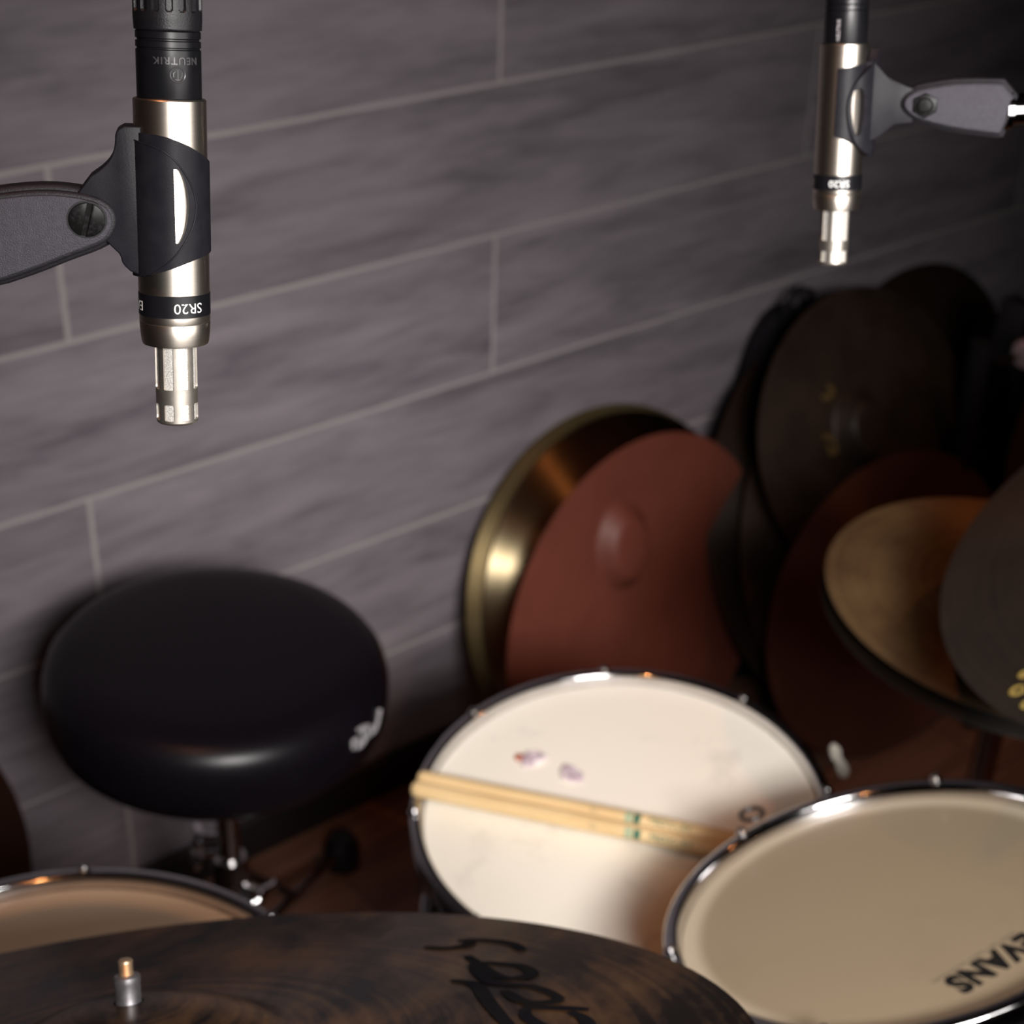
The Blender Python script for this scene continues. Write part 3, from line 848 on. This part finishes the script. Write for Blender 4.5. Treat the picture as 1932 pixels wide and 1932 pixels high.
# drumsticks lying across the snare hoops
def stick(a, b, label, twist, printed):
    a, b = Vector(a), Vector(b); d = (b - a).normalized()
    up = SN_N.normalized(); x = (up - d * up.dot(d)).normalized(); y = d.cross(x)
    M = Matrix.Identity(4)
    for i in range(3):
        M[i][0], M[i][1], M[i][2] = x[i], y[i], d[i]
    M.translation = a + Vector((0, 0, FZ))
    root = tag(empty('drumstick', M), label, 'drumstick', 'drumsticks on the snare drum')
    r = .0073
    MB().lathe([(0, 0), (r * .72, .0004), (r * .92, .002), (r, .006), (r, .29), (r * .93, .32), (r * .72, .36), (r * .5, .392), (r * .42, .3975)], 32).build('shaft', MT['hickory'], root)
    MB().lathe([(r * .42, .3972), (r * .52, .399), (r * .62, .402), (r * .6, .406), (r * .4, .409), (0, .410)], 24).build('tip', MT['hickory'], root)
    # printed marks: bent round the shaft (its own z axis), facing x
    def mark(mb, z, ang, m):
        out = []
        for (u, v_, dd) in mb.v:
            aa = ang - v_ / r
            out.append(((r + .00006 + dd) * cos(aa), (r + .00006 + dd) * sin(aa), z + u))
        mb.v = out
        mb.build('print', m, root)
    def patch(w, h):
        m = MB(); k = 8
        m.add([(w * (i - .5), h * (j / k - .5), 0) for j in range(k + 1) for i in (0, 1)], [(2 * j, 2 * j + 1, 2 * j + 3, 2 * j + 2) for j in range(k)])
        return m
    z0, ang = printed
    mark(patch(.0065, .010), z0 - .0035, ang, MT['pale_green_print'])
    mark(patch(.0060, .009), z0 + .0040, ang, MT['green_print'])
    mark(text_mb('PROMARK', .0084, .00003, shear=.35, bold=.0002), z0 + .032, ang, MT['green_print'])
    mark(text_mb('5A', .0065, .00002), z0 - .034, ang, MT['fine_print'])
    return root
S_A, S_B = Vector((.6306, .8807, -.9149)), Vector((.7816, .6506, -.9007))
S2_A, S2_B = Vector((.6185, .8730, -.9156)), Vector((.7715, .6420, -.9021))
stick(S_A, S_B, 'hickory drumstick with a green word, farther of the pair lying on the white drum head', 0, (.199, radians(28)))
stick(S2_A, S2_B, 'hickory drumstick nearer the camera of the pair lying on the white drum head', 0, (.203, radians(58)))

# damper gels stuck on the snare head
def gel(px, label, rot, red):
    c = Vector(px)
    M = frame(c, SN_N) @ Matrix.Rotation(rot, 4, 'Z')
    root = tag(empty('damper_gel', M), label, 'damper pad', 'gel damper pads on the snare head')
    m = MB(); rnd = random.Random(int(px[0] * 1000))
    def fn(a, r, z):
        return r * (1 + .16 * sin(2 * a + .5) + .10 * sin(3 * a + 1.7) + .05 * sin(7 * a))
    m.lathe([(0, 0), (.0095, 0), (.0108, .0012), (.0102, .0032), (.0080, .0044), (.0045, .0036), (.002, .0046), (0, .0042)], 40, fn=fn)
    m.build('pad', MT['gel'], root)
    if red:
        MB().lathe([(0, .0030), (.0036, .0028), (.0048, .0014), (.0044, 0), (0, 0)], 20, M=Matrix.Translation((-.0125, .003, 0))).build('stain', MT['gel_red'], root)['label'] = 'red stained lobe'
    return root
off = SN_N * -.0104
gel(SN_C + Vector((.735 - .752, .846 - .7442, 0)) + Vector((0, 0, (-(-.0835) * (.735 - .752) - .0064 * (.846 - .7442)) / .9965)) + off, 'lavender gel pad with a red lobe, left of the two on the white head', radians(-38), True)
gel(SN_C + Vector((.748 - .752, .807 - .7442, 0)) + Vector((0, 0, (-(-.0835) * (.748 - .752) - .0064 * (.807 - .7442)) / .9965)) + off, 'lavender gel pad right of the two on the white head, nearer the sticks', radians(60), False)

# ------------------------------------------------------------------ cymbals
def cymbal_profile(R, bell_r, bell_h, bow_h, hole=.006, t=.0011, flat=1.35, steps=22):
    top = []
    top.append((hole, bow_h + bell_h))
    for i in range(1, 9):
        k = i / 8; r = hole + (bell_r - hole) * k
        top.append((r, bow_h + bell_h * cos(k * pi / 2) ** .8 if k < 1 else bow_h))
    for i in range(1, steps + 1):
        k = i / steps; r = bell_r + (R - bell_r) * k
        top.append((r, bow_h * (1 - k ** flat)))
    bot = [(r, z - t) for r, z in top]
    prof = top + [(R + .0002, -t * .5)] + bot[::-1]
    return prof

def cymbal(label, cat, c, n, R, material, group=None, bell=.22, bell_h=.022, bow_h=.022, xdir=(1, 0, 0), t=.0013, name='cymbal', flat=1.35, fine=False):
    M = frame(c, n, xdir)
    ob = MB().lathe(cymbal_profile(R, R * bell, bell_h, bow_h, t=t, flat=flat, steps=70 if fine else 22, hole=.0008 if fine else .006), 256 if fine else 128, closed=True).build(name, MT[material], angle=60)
    ob.matrix_world = M
    tag(ob, label, cat, group)
    return ob, M

def cym_z(R, r, bell=.22, bell_h=.022, bow_h=.022, flat=1.35):
    k = (r - R * bell) / (R - R * bell)
    return bow_h * (1 - max(0, k) ** flat)

# nearest cymbal, tilted away from us, with brush script lettering
RD_C, RD_N, RD_R = Vector((.1565, .4150, -.5215)), Vector((.2275, .4565, .8605)), .254
ride, RDM = cymbal('large dark smoky cymbal with script lettering across the bottom, nearest the camera', 'cymbal', RD_C, RD_N, RD_R, 'ride', bell=.24, bell_h=.0195, bow_h=.015, name='ride_cymbal', xdir=(.55, .66, 0), flat=1.15)
# strokes of the signature, drawn on the bow surface
def ink(parent, M, strokes, R, m, width, name='lettering', lift=.0006, **kw):
    mb = MB()
    for s in strokes:
        P = smooth_open(s, 3)
        L, Rr = [], []
        for i, p in enumerate(P):
            q0 = Vector(P[max(0, i - 1)]); q1 = Vector(P[min(len(P) - 1, i + 1)])
            d = (q1 - q0).normalized() if (q1 - q0).length > 1e-9 else Vector((1, 0))
            nn = Vector((-d.y, d.x)); wd = width * (.55 + .45 * sin(pi * i / (len(P) - 1)) + .25 * abs(d.x))
            a, b = Vector(p) + nn * wd / 2, Vector(p) - nn * wd / 2
            L.append((a.x, a.y, cym_z(R, a.length, **kw) + lift)); Rr.append((b.x, b.y, cym_z(R, b.length, **kw) + lift))
        n = len(P)
        mb.add(L + Rr, [(i, i + 1, n + i + 1, n + i) for i in range(n - 1)])
    return mb.build(name, m, parent)

# ------------------------------------------------------------------ camera
F_PX = 2920.0
yaw, pitch, roll = .69143, .530737, .034232
fwd = Vector((sin(yaw) * cos(pitch), cos(yaw) * cos(pitch), -sin(pitch)))
right = Vector((cos(yaw), -sin(yaw), 0)); up = right.cross(fwd)
r2 = right * cos(roll) + up * sin(roll); u2 = up * cos(roll) - right * sin(roll)
def on_plane(px, py, M, lift=0.0):
    """point of a thing's local plane seen at a photo pixel, in its own coordinates"""
    d = fwd + r2 * ((px - 966) / F_PX) - u2 * ((py - 966) / F_PX)
    n = M.to_3x3() @ Vector((0, 0, 1)); c = M.translation + n * lift - Vector((0, 0, FZ))
    P = d * (c.dot(n) / d.dot(n)) + Vector((0, 0, FZ))
    q = M.inverted() @ P
    return (q.x, q.y)
cam = bpy.data.cameras.new('camera')
co = bpy.data.objects.new('camera', cam); COL.objects.link(co)
MC = Matrix.Identity(4)
for i in range(3):
    MC[i][0], MC[i][1], MC[i][2] = r2[i], u2[i], -fwd[i]
MC.translation = (0, 0, FZ)
co.matrix_world = MC
cam.sensor_width = 36.0; cam.sensor_fit = 'HORIZONTAL'; cam.lens = F_PX / 1932 * 36
cam.clip_start = .02
cam.dof.use_dof = True; cam.dof.focus_distance = .487; cam.dof.aperture_fstop = 14.0
SC.camera = co

PX = lambda pts: [on_plane(x, y, RDM, .010) for x, y in pts]
script = [PX([(862, 1757), (905, 1753), (965, 1757), (985, 1774)]),
          PX([(880, 1792), (905, 1810), (945, 1838), (985, 1834), (1008, 1822), (985, 1808), (945, 1806), (905, 1806), (893, 1816), (915, 1842), (935, 1850), (1000, 1848), (1040, 1860), (1058, 1872)]),
          PX([(950, 1862), (985, 1885), (1040, 1880), (1058, 1872)]),
          PX([(850, 1849), (900, 1850), (915, 1880), (940, 1910), (965, 1935)]),
          PX([(985, 1893), (1060, 1889), (1110, 1888)]),
          PX([(990, 1896), (990, 1912), (1030, 1932), (1090, 1938), (1112, 1925), (1105, 1905), (1075, 1896)]),
          PX([(800, 1775), (840, 1778), (885, 1768), (885, 1752)])]
ink(ride, RDM, script, RD_R, MT['navy_print'], .0058, bell=.24, bell_h=.016, bow_h=.015, flat=1.15)

# stand under the nearest cymbal with sleeve and threaded rod through the bell
sr = tag(empty('cymbal_stand', Matrix.Translation((RD_C.x, RD_C.y, 0))), 'cymbal stand whose threaded rod and sleeve rise through the nearest dark cymbal', 'cymbal stand', 'cymbal stands')
Ms = RDM.copy(); Ms.translation = RDM.translation - Vector((RD_C.x, RD_C.y, 0))
zb = .0270
rod = MB(); prof = [(0, .0520), (.0022, .0520), (.0030, .0513)]
z = .0505
while z > zb + .012:
    prof += [(.0030, z), (.0026, z - .0005)]; z -= .0010
prof += [(.0028, zb + .010), (.0028, -.06)]
tilt = Matrix.Identity(4)
rod.lathe(prof, 24).build('threaded_rod', MT['brass_rod'], sr, M=Ms)
MB().lathe([(.0029, zb + .0185), (.0048, zb + .0185), (.0055, zb + .0178), (.0055, zb + .0155), (.0052, zb + .0150), (.0052, zb + .004), (.0055, zb + .003), (.0055, zb - .001), (.0029, zb - .001)], 28, closed=True).build('sleeve', MT['zinc'], sr, M=Ms)
MB().lathe([(.004, -.002), (.018, -.002), (.019, .006), (.016, .012), (.004, .012)], 32, closed=True, M=Matrix.Translation((0, 0, -.002))).build('felt', MT['fabric'], sr, M=Ms)
p0 = Ms @ Vector((0, 0, -.05))
MB().tube([tuple(p0), (p0.x, p0.y, p0.z - .05), (0, 0, p0.z - .12), (0, 0, .10)], .011, 20).build('pole', MT['chrome'], sr)
stand_legs(sr, .30, .25, 2.2)

# hi-hat: two cymbals, the lower one hanging upside down, on their stand
HH_C, HH_N, HH_R = Vector((1.1112, .6122, -.7682)), Vector((.0207, -.0561, .9982)), .178
cymbal('tan bronze hi-hat cymbal, upper of the pair at right', 'cymbal', HH_C, HH_N, HH_R, 'hat', 'hi-hat pair', bell_h=.02, bow_h=.012, name='hi_hat_cymbal')
hb, _ = cymbal('hi-hat cymbal coloured dark for shade, upside down under the tan one at right', 'cymbal', HH_C - HH_N * .019, -HH_N, HH_R * 1.004, 'hat_shaded', 'hi-hat pair', bell_h=.02, bow_h=.012, name='hi_hat_cymbal', t=.0016)
hs = tag(empty('hi_hat_stand', Matrix.Translation((HH_C.x, HH_C.y, 0))), 'chrome hi-hat stand under the tan cymbal at right', 'cymbal stand', 'cymbal stands')
hz = HH_C.z + FZ
MB().tube([(0, 0, .08), (0, 0, hz - .065)], .0125, 24).build('tube', MT['chrome'], hs)
MB().lathe([(0, hz - .085), (.016, hz - .085), (.026, hz - .070), (.027, hz - .056), (.012, hz - .053), (0, hz - .053)], 32).build('cup', MT['black_metal'], hs)
MB().tube([(0, 0, hz - .06), (0, 0, hz + .10)], .003, 12).build('pull_rod', MT['chrome'], hs)
MB().lathe([(.0032, hz + .034), (.008, hz + .034), (.008, hz + .065), (.0032, hz + .065)], 20, closed=True).build('clutch', MT['chrome'], hs)
stand_legs(hs, .30, .24, .3)
MB().box((-.10, -.16, .03), (.08, .24, .012), bevel=.004, M=Matrix.Rotation(.5, 4, 'Z')).build('pedal', MT['black_metal'], hs)

# crash at the right edge
CR_C, CR_N, CR_R = Vector((1.0545, .4002, -.5556)), Vector((-.3465, .3704, .8618)), .254
crash, CRM = cymbal('grey brown cymbal with yellow mark running off the right edge above the hi-hat', 'cymbal', CR_C, CR_N, CR_R, 'crash', bell_h=.018, bow_h=.018, name='crash_cymbal', xdir=(.78, -.62, 0))
cbx, cby = 1.46, .02
cs = tag(empty('cymbal_stand', Matrix.Translation((cbx, cby, 0))), 'cymbal stand beyond the right edge under the grey brown cymbal', 'cymbal stand', 'cymbal stands')
Mq = CRM.copy(); Mq.translation = CRM.translation - Vector((cbx, cby, 0))
MB().tube([(0, 0, -.06), (0, 0, .065)], .003, 12).build('rod', MT['chrome'], cs, M=Mq)
MB().lathe([(.0035, .042), (.012, .042), (.014, .05), (.0035, .054)], 20, closed=True).build('wing_nut', MT['chrome'], cs, M=Mq)
p0 = Mq @ Vector((0, 0, -.05))
MB().tube([tuple(p0), (p0.x + .02, p0.y - .02, p0.z - .03), (0, 0, .78), (.1, -.1, .70)], .009, 16).build('boom', MT['chrome'], cs)
MB().tube([(0, 0, .10), (0, 0, .79)], .011, 20).build('pole', MT['chrome'], cs)
stand_legs(cs, .30, .22, 1.1)
gx = [on_plane(x, y, CRM, .006) for x, y in ((1917, 1295), (1931, 1268), (1935, 1320))]
dots = MB()
for (q, rr) in zip(gx, (.0050, .0034, .004)):
    ring = [(rr * cos(2 * pi * i / 20), rr * .8 * sin(2 * pi * i / 20), 0) for i in range(20)]
    dots.tube(ring, .0017, 6, closed=True, M=Matrix.Translation((q[0], q[1], cym_z(CR_R, math.hypot(*q), bell_h=.018, bow_h=.018) + .0002)) @ Matrix.Scale(.3, 4, (0, 0, 1)))
dots.build('lettering', MT['gold_print'], crash)

# tom head lettering, read upside down from here
a = on_plane(1796, 1862, TMM, -.0104); b_ = on_plane(1950, 1768, TMM, -.0104)
mid = ((a[0] + b_[0]) / 2, (a[1] + b_[1]) / 2)
ang = atan2(a[1] - b_[1], a[0] - b_[0])
L = math.hypot(a[0] - b_[0], a[1] - b_[1])
xs = [v[0] for v in tl.v]; k = L / (max(xs) - min(xs))
Mt = Matrix.Translation((mid[0], mid[1], -.01042)) @ Matrix.Rotation(ang, 4, 'Z') @ Matrix.Diagonal((k, k * 1.28, 1, 1))
tl.build('lettering', MT['black_print'], tom, M=Mt)
fp = text_mb('LEVEL 360 CLEAR DRUMHEAD', .0042, .00004)
xs = [v[0] for v in fp.v]; k2 = L * 1.02 / (max(xs) - min(xs))
Mf = Matrix.Translation((mid[0], mid[1], -.01042)) @ Matrix.Rotation(ang, 4, 'Z') @ Matrix.Translation((.004, -.0128, 0)) @ Matrix.Diagonal((k2, k2, 1, 1))
fp.build('fine_print', MT['fine_print'], tom, M=Mf)
# small dark wire loop standing out from the tom hoop
q = on_plane(1434, 1552, TMM, 0.0)
wq = atan2(q[1], q[0])
ring = []
for i in range(28):
    t_ = 2 * pi * i / 28
    ring.append((.158 + .0085 + .0095 * cos(t_), .0088 * sin(t_), .004))
MB().tube(ring, .0017, 8, closed=True, M=Matrix.Rotation(wq, 4, 'Z')).build('wire_loop', MT['black_metal'], tom)

# ------------------------------------------------------------------ drum throne
ST_C, ST_N = Vector((.5811, 1.1541, -.9129)), Vector((.0642, -.0329, .9974))
sx, sy = ST_C.x - ST_N.x * .08, ST_C.y - ST_N.y * .08
th = tag(empty('drum_throne', Matrix.Translation((sx, sy, 0))), 'round black vinyl drum stool by the tiled wall at left', 'stool')
Mt = frame(ST_C, ST_N); Mt.translation -= Vector((sx, sy, 0))
prof = [(0, -.092), (.130, -.092), (.152, -.088), (.165, -.076), (.1705, -.060), (.172, -.042), (.1715, -.026), (.168, -.012), (.160, -.001), (.148, .005), (.125, .0085), (.08, .010), (.04, .0105), (0, .0106)]
MB().lathe(prof, 128).build('seat', MT['vinyl'], th, M=Mt)
# maker's script on the side of the seat
def seat_px(px, py):
    d = fwd + r2 * ((px - 966) / F_PX) - u2 * ((py - 966) / F_PX)
    d = d.normalized(); Mi = frame(ST_C, ST_N).inverted()
    o = Mi @ Vector((0, 0, FZ)); e = (Mi.to_3x3() @ d)
    A = e.x ** 2 + e.y ** 2; B = 2 * (o.x * e.x + o.y * e.y); Cc = o.x ** 2 + o.y ** 2 - .1722 ** 2
    D = B * B - 4 * A * Cc
    t = (-B - sqrt(max(0, D))) / (2 * A)
    p = o + e * t
    return p
mk = MB()
for stroke in ([(667, 1412), (664, 1400), (676, 1392), (680, 1402), (672, 1414), (690, 1396), (684, 1380)], [(676, 1378), (692, 1368), (704, 1372), (700, 1386), (688, 1392), (706, 1380), (712, 1362), (717, 1338)],
               [(690, 1372), (697, 1388), (708, 1376)]):
    P = [seat_px(*q) for q in smooth_open(stroke, 2)]
    P = [Vector((p.x, p.y, p.z)) * 1.0 for p in P]
    mk.tube(P, .0021, 6)
mk.build('lettering', MT['grey_print'], th, M=Mt)
hz = ST_C.z + FZ - .092
MB().box((0, 0, hz - .004), (.12, .12, .008), bevel=.003).build('seat_plate', MT['black_metal'], th)
MB().lathe([(0, hz - .05), (.021, hz - .05), (.021, hz - .008), (0, hz - .008)], 28).build('seat_clamp', MT['chrome'], th)
MB().tube([(0, 0, .17), (0, 0, hz - .02)], .0125, 24).build('post', MT['chrome'], th)
MB().lathe([(0, .30), (.020, .30), (.020, .375), (.017, .385), (0, .385)], 28).build('sleeve', MT['chrome_worn'], th)
def knob(pos, dirv, m='chrome'):
    d = Vector(dirv).normalized(); p = Vector(pos)
    k = MB(); k.tube([tuple(p), tuple(p + d * .018)], .0035, 10)
    c = d.cross(Vector((0, 0, 1))).normalized()
    k.tube([tuple(p + d * .020 - c * .020), tuple(p + d * .024 - c * .014), tuple(p + d * .019), tuple(p + d * .024 + c * .014), tuple(p + d * .020 + c * .020)], [.004, .006, .0065, .006, .004], 10)
    k.tube([tuple(p), tuple(Vector((0, 0, p.z)))], .0035, 10)
    return k
knob((-.008, .006, .413), (-.80, .50, .1)).build('wing_bolt', MT['chrome'], th)
knob((-.015, .000, .398), (-.80, .45, 0)).build('wing_bolt', MT['chrome'], th)
knob((.012, -.014, .345), (.35, -.9, 0)).build('wing_bolt', MT['chrome'], th)
for k in range(3):
    w = radians(41 + 120 * k)
    MB().tube([(.015 * cos(w), .015 * sin(w), .235), (.40 * cos(w), .40 * sin(w), .028)], .0068, 18).build('leg', MT['chrome'], th)
    MB().tube([(.016 * cos(w), .016 * sin(w), .35), (.20 * cos(w), .20 * sin(w), .135)], .0055, 10).build('brace', MT['black_metal'], th)
    MB().lathe([(0, 0), (.026, 0), (.026, .03), (.017, .05), (0, .05)], 20, M=Matrix.Translation((.41 * cos(w), .41 * sin(w), 0))).build('foot', MT['rubber'], th)
MB().lathe([(0, .21), (.022, .21), (.022, .255), (0, .255)], 20).build('brace_collar', MT['black_metal'], th)

# ------------------------------------------------------------------ cymbals leaning along the wall
ZF = -FZ
def leaning(label, cx, cy, R, n, material, group='cymbals leaning along the tiled wall', zc=None, **kw):
    n = Vector(n).normalized()
    if zc is None:
        zc = ZF + R * sqrt(1 - n.z ** 2) + .001
    return cymbal(label, 'cymbal', (cx, cy, zc), n, R, material, group, **kw)
leaning('dull brass cymbal leaning on the tiled wall, rearmost of the stack with the shiny one', 1.393, 1.425, .286, (.025, -.945, .325), 'brass_dull', bow_h=.014, bell_h=.016)
leaning('shiny brass cymbal with bright streaks leaning behind the red-brown one', 1.398, 1.405, .276, (.025, -.945, .325), 'brass', bow_h=.018, bell_h=.018, xdir=(0, 0, 1), zc=-1.293)
def dome(o, q0, rx, ry, h):
    for v in o.data.vertices:
        q = sqrt(((v.co.x - q0[0]) / rx) ** 2 + ((v.co.y - q0[1]) / ry) ** 2)
        if q < 1:
            v.co.z += h * min(1.0, (1 - q) / .34) ** .8 * (.7 + .3 * (1 - q * q))
red, REDM = leaning('red-brown cymbal with matt patina and raised bell leaning in front of the brass pair', 1.376, 1.345, .279, (.08, -.98, .15), 'copper', bow_h=.020, bell_h=.0005, bell=.08, xdir=(1, 0, 0), fine=True)
dq = on_plane(1192, 1035, REDM, .03)
dome(red, dq, .050, .066, .024)
leaning('large dark cymbal rearmost of the dark group, its plain rim showing above the others', 2.118, 1.442, .311, (.05, -.97, .2), 'umber2', bow_h=.014, bell_h=.016)
leaning('big dark cymbal whose left rim shows just right of the red-brown disc', 1.822, 1.345, .322, (.05, -.9, .4), 'umber2', bow_h=.015, bell_h=.014)
leaning('brown cymbal edge with a pale streak, just left of the lettered dark cymbal', 1.822, 1.290, .300, (.05, -.9, .4), 'bronze_edge', bow_h=.015, bell_h=.014)
leaning('rusty dark cymbal leaning behind the hi-hat, in front of the lettered dark cymbal', 1.735, 1.165, .250, (-.12, -.96, .2), 'rust', bow_h=.018, bell_h=.02)
leaning('dim reddish cymbal leaning beyond the black stand at the right edge', 2.34, 1.22, .27, (.05, -.96, .25), 'rust', bow_h=.018, bell_h=.02)
leaning('very dark cymbal leaning on the wall at the left edge below the stool', .175, 1.40, .29, (.2, -.95, .2), 'dim_cymbal', bow_h=.014, bell_h=.016)
D1, D1M = leaning('dark brown cymbal with faded yellow lettering and a glinting bell, topmost of the dark group', 1.748, 1.271, .222, (-.053, -.917, .395), 'umber', zc=-1.070, bow_h=.020, bell_h=.0005, bell=.08, xdir=(1, 0, 0), fine=True)
dq = on_plane(1622, 806, D1M, .02)
dome(D1, dq, .048, .058, .030)
pp = lambda pts: [on_plane(x, y, D1M, .012) for x, y in pts]
ink(D1, D1M, [pp([(1560, 728), (1572, 735), (1562, 752), (1550, 748)]), pp([(1550, 822), (1568, 826), (1578, 842), (1566, 858), (1560, 838)]), pp([(1578, 770), (1580, 800), (1578, 825)])], .222, MT['dim_gold_print'], .008,
    bow_h=.020, bell_h=.0005, bell=.08)
# stand that carries the lettered dark cymbal upright
ds = tag(empty('cymbal_stand', Matrix.Translation((D1M.translation.x, D1M.translation.y + .030, 0))), 'thin black stand hidden behind the lettered dark cymbal of the leaning group', 'cymbal stand', 'cymbal stands')
Mq = D1M.copy(); Mq.translation = D1M.translation - Vector((D1M.translation.x, D1M.translation.y + .030, 0))
MB().tube([(0, 0, -.02), (0, 0, .026)], .0035, 12).build('rod', MT['chrome'], ds, M=Mq)
MB().tube([tuple(Mq @ Vector((0, 0, -.018))), (0, .01, D1M.translation.z - .03), (0, 0, D1M.translation.z - .10), (0, 0, .08)], .0085, 16).build('pole', MT['black_metal'], ds)
stand_legs(ds, .14, .09, .9, m='black_metal')

# soft black cymbal bag leaning on the wall, rounded top showing left of the dark group
bag = tag(empty('cymbal_bag', T(1.765, 1.41, ZF)), 'soft black cymbal bag with rounded top leaning on the wall left of the dark cymbals', 'bag')
outl = smooth_poly([(-.15, .0), (-.175, .16), (-.155, .36), (-.085, .58), (-.040, .665), (.02, .680), (.10, .60), (.14, .40), (.16, .2), (.15, 0)], 2)
lean = Matrix.Rotation(radians(-6), 4, 'X') @ Matrix.Diagonal((1, 1, .945, 1))
MB().prism(outl, -.022, .022, .012, M=lean).build('bag_body', MT['fabric'], bag, angle=60)
MB().tube([(x, -.024, z) for x, z in outl], .004, 8, closed=True, M=lean).build('piping', MT['fabric'], bag)
MB().tube([(-.03, -.02, .655), (-.035, -.03, .69), (-.005, -.03, .712), (.025, -.03, .70), (.03, -.02, .665)], .006, 10, M=lean).build('handle', MT['fabric'], bag)

# black stand with clamp and pale pink knob at the right edge
bs = tag(empty('equipment_stand', T(1.893, 1.20, ZF)), 'black upright stand with boxy clamp and pale pink knob at the right edge', 'stand')
MB().tube([(0, 0, .02), (0, 0, .64)], .018, 24).build('pole', MT['fabric'], bs)
MB().box((-.012, -.005, .645), (.034, .047, .10), bevel=.004, M=Matrix.Translation((.012, 0, 0)) @ Matrix.Rotation(radians(6), 4, 'Y')).build('clamp', MT['black_metal'], bs)
MB().tube([(-.002, -.03, .620), (.033, -.045, .627)], .005, 12).build('bolt', MT['chrome'], bs)
MB().lathe([(0, -.012), (.017, -.012), (.023, -.005), (.023, .005), (.017, .012), (0, .012)], 24, M=Matrix.Translation((.043, -.05, .628)) @ Matrix.Rotation(radians(80), 4, 'Y')).build('knob', MT['felt'], bs)['label'] = 'pale pink round knob'
stand_legs(bs, .20, .12, .5, m='black_metal')

# ------------------------------------------------------------------ light
def area(name, loc, target, size, power, color, spread=180.0):
    l = bpy.data.lights.new(name, 'AREA')
    l.shape = 'RECTANGLE'; l.size, l.size_y = size; l.energy = power; l.color = color
    l.spread = radians(spread)
    o = bpy.data.objects.new(name, l); COL.objects.link(o)
    o.location = (loc[0], loc[1], loc[2] + FZ)
    d = Vector(target) - Vector(loc)
    o.rotation_euler = d.to_track_quat('-Z', 'Y').to_euler()
    return o
area('key_softbox', (.40, .01, -.12), (.55, .90, -.60), (.46, .34), 2.1, (1.0, .965, .935), 150)
def spot(name, loc, target, power, color, ang, blend, r):
    l = bpy.data.lights.new(name, 'SPOT')
    l.energy = power; l.color = color; l.spot_size = radians(ang); l.spot_blend = blend; l.shadow_soft_size = r
    o = bpy.data.objects.new(name, l); COL.objects.link(o)
    o.location = (loc[0], loc[1], loc[2] + FZ)
    o.rotation_euler = (Vector(target) - Vector(loc)).to_track_quat('-Z', 'Y').to_euler()
    return o
area('key_panel', (.10, -.45, .14), (.97, 1.40, -1.08), (.46, .24), 4.0, (1.0, .965, .935), 55)
WARM = (1.0, .36, .13)
spot('ceiling_spot_left', (-.05, .50, .98), (.62, .62, -.9), 13, WARM, 48, .6, .02)
spot('ceiling_spot_right', (1.80, .25, .98), (1.45, .65, -1.5), 17, WARM, 52, .6, .03)

w = bpy.data.worlds.new('world'); SC.world = w; w.use_nodes = True
w.node_tree.nodes['Background'].inputs['Color'].default_value = (.03, .026, .026, 1)
w.node_tree.nodes['Background'].inputs['Strength'].default_value = .3

SC.view_settings.view_transform = 'Standard'
SC.view_settings.look = 'None'
SC.view_settings.gamma = 1.0
SC.view_settings.use_curve_mapping = False
SC.view_settings.exposure = 0.0
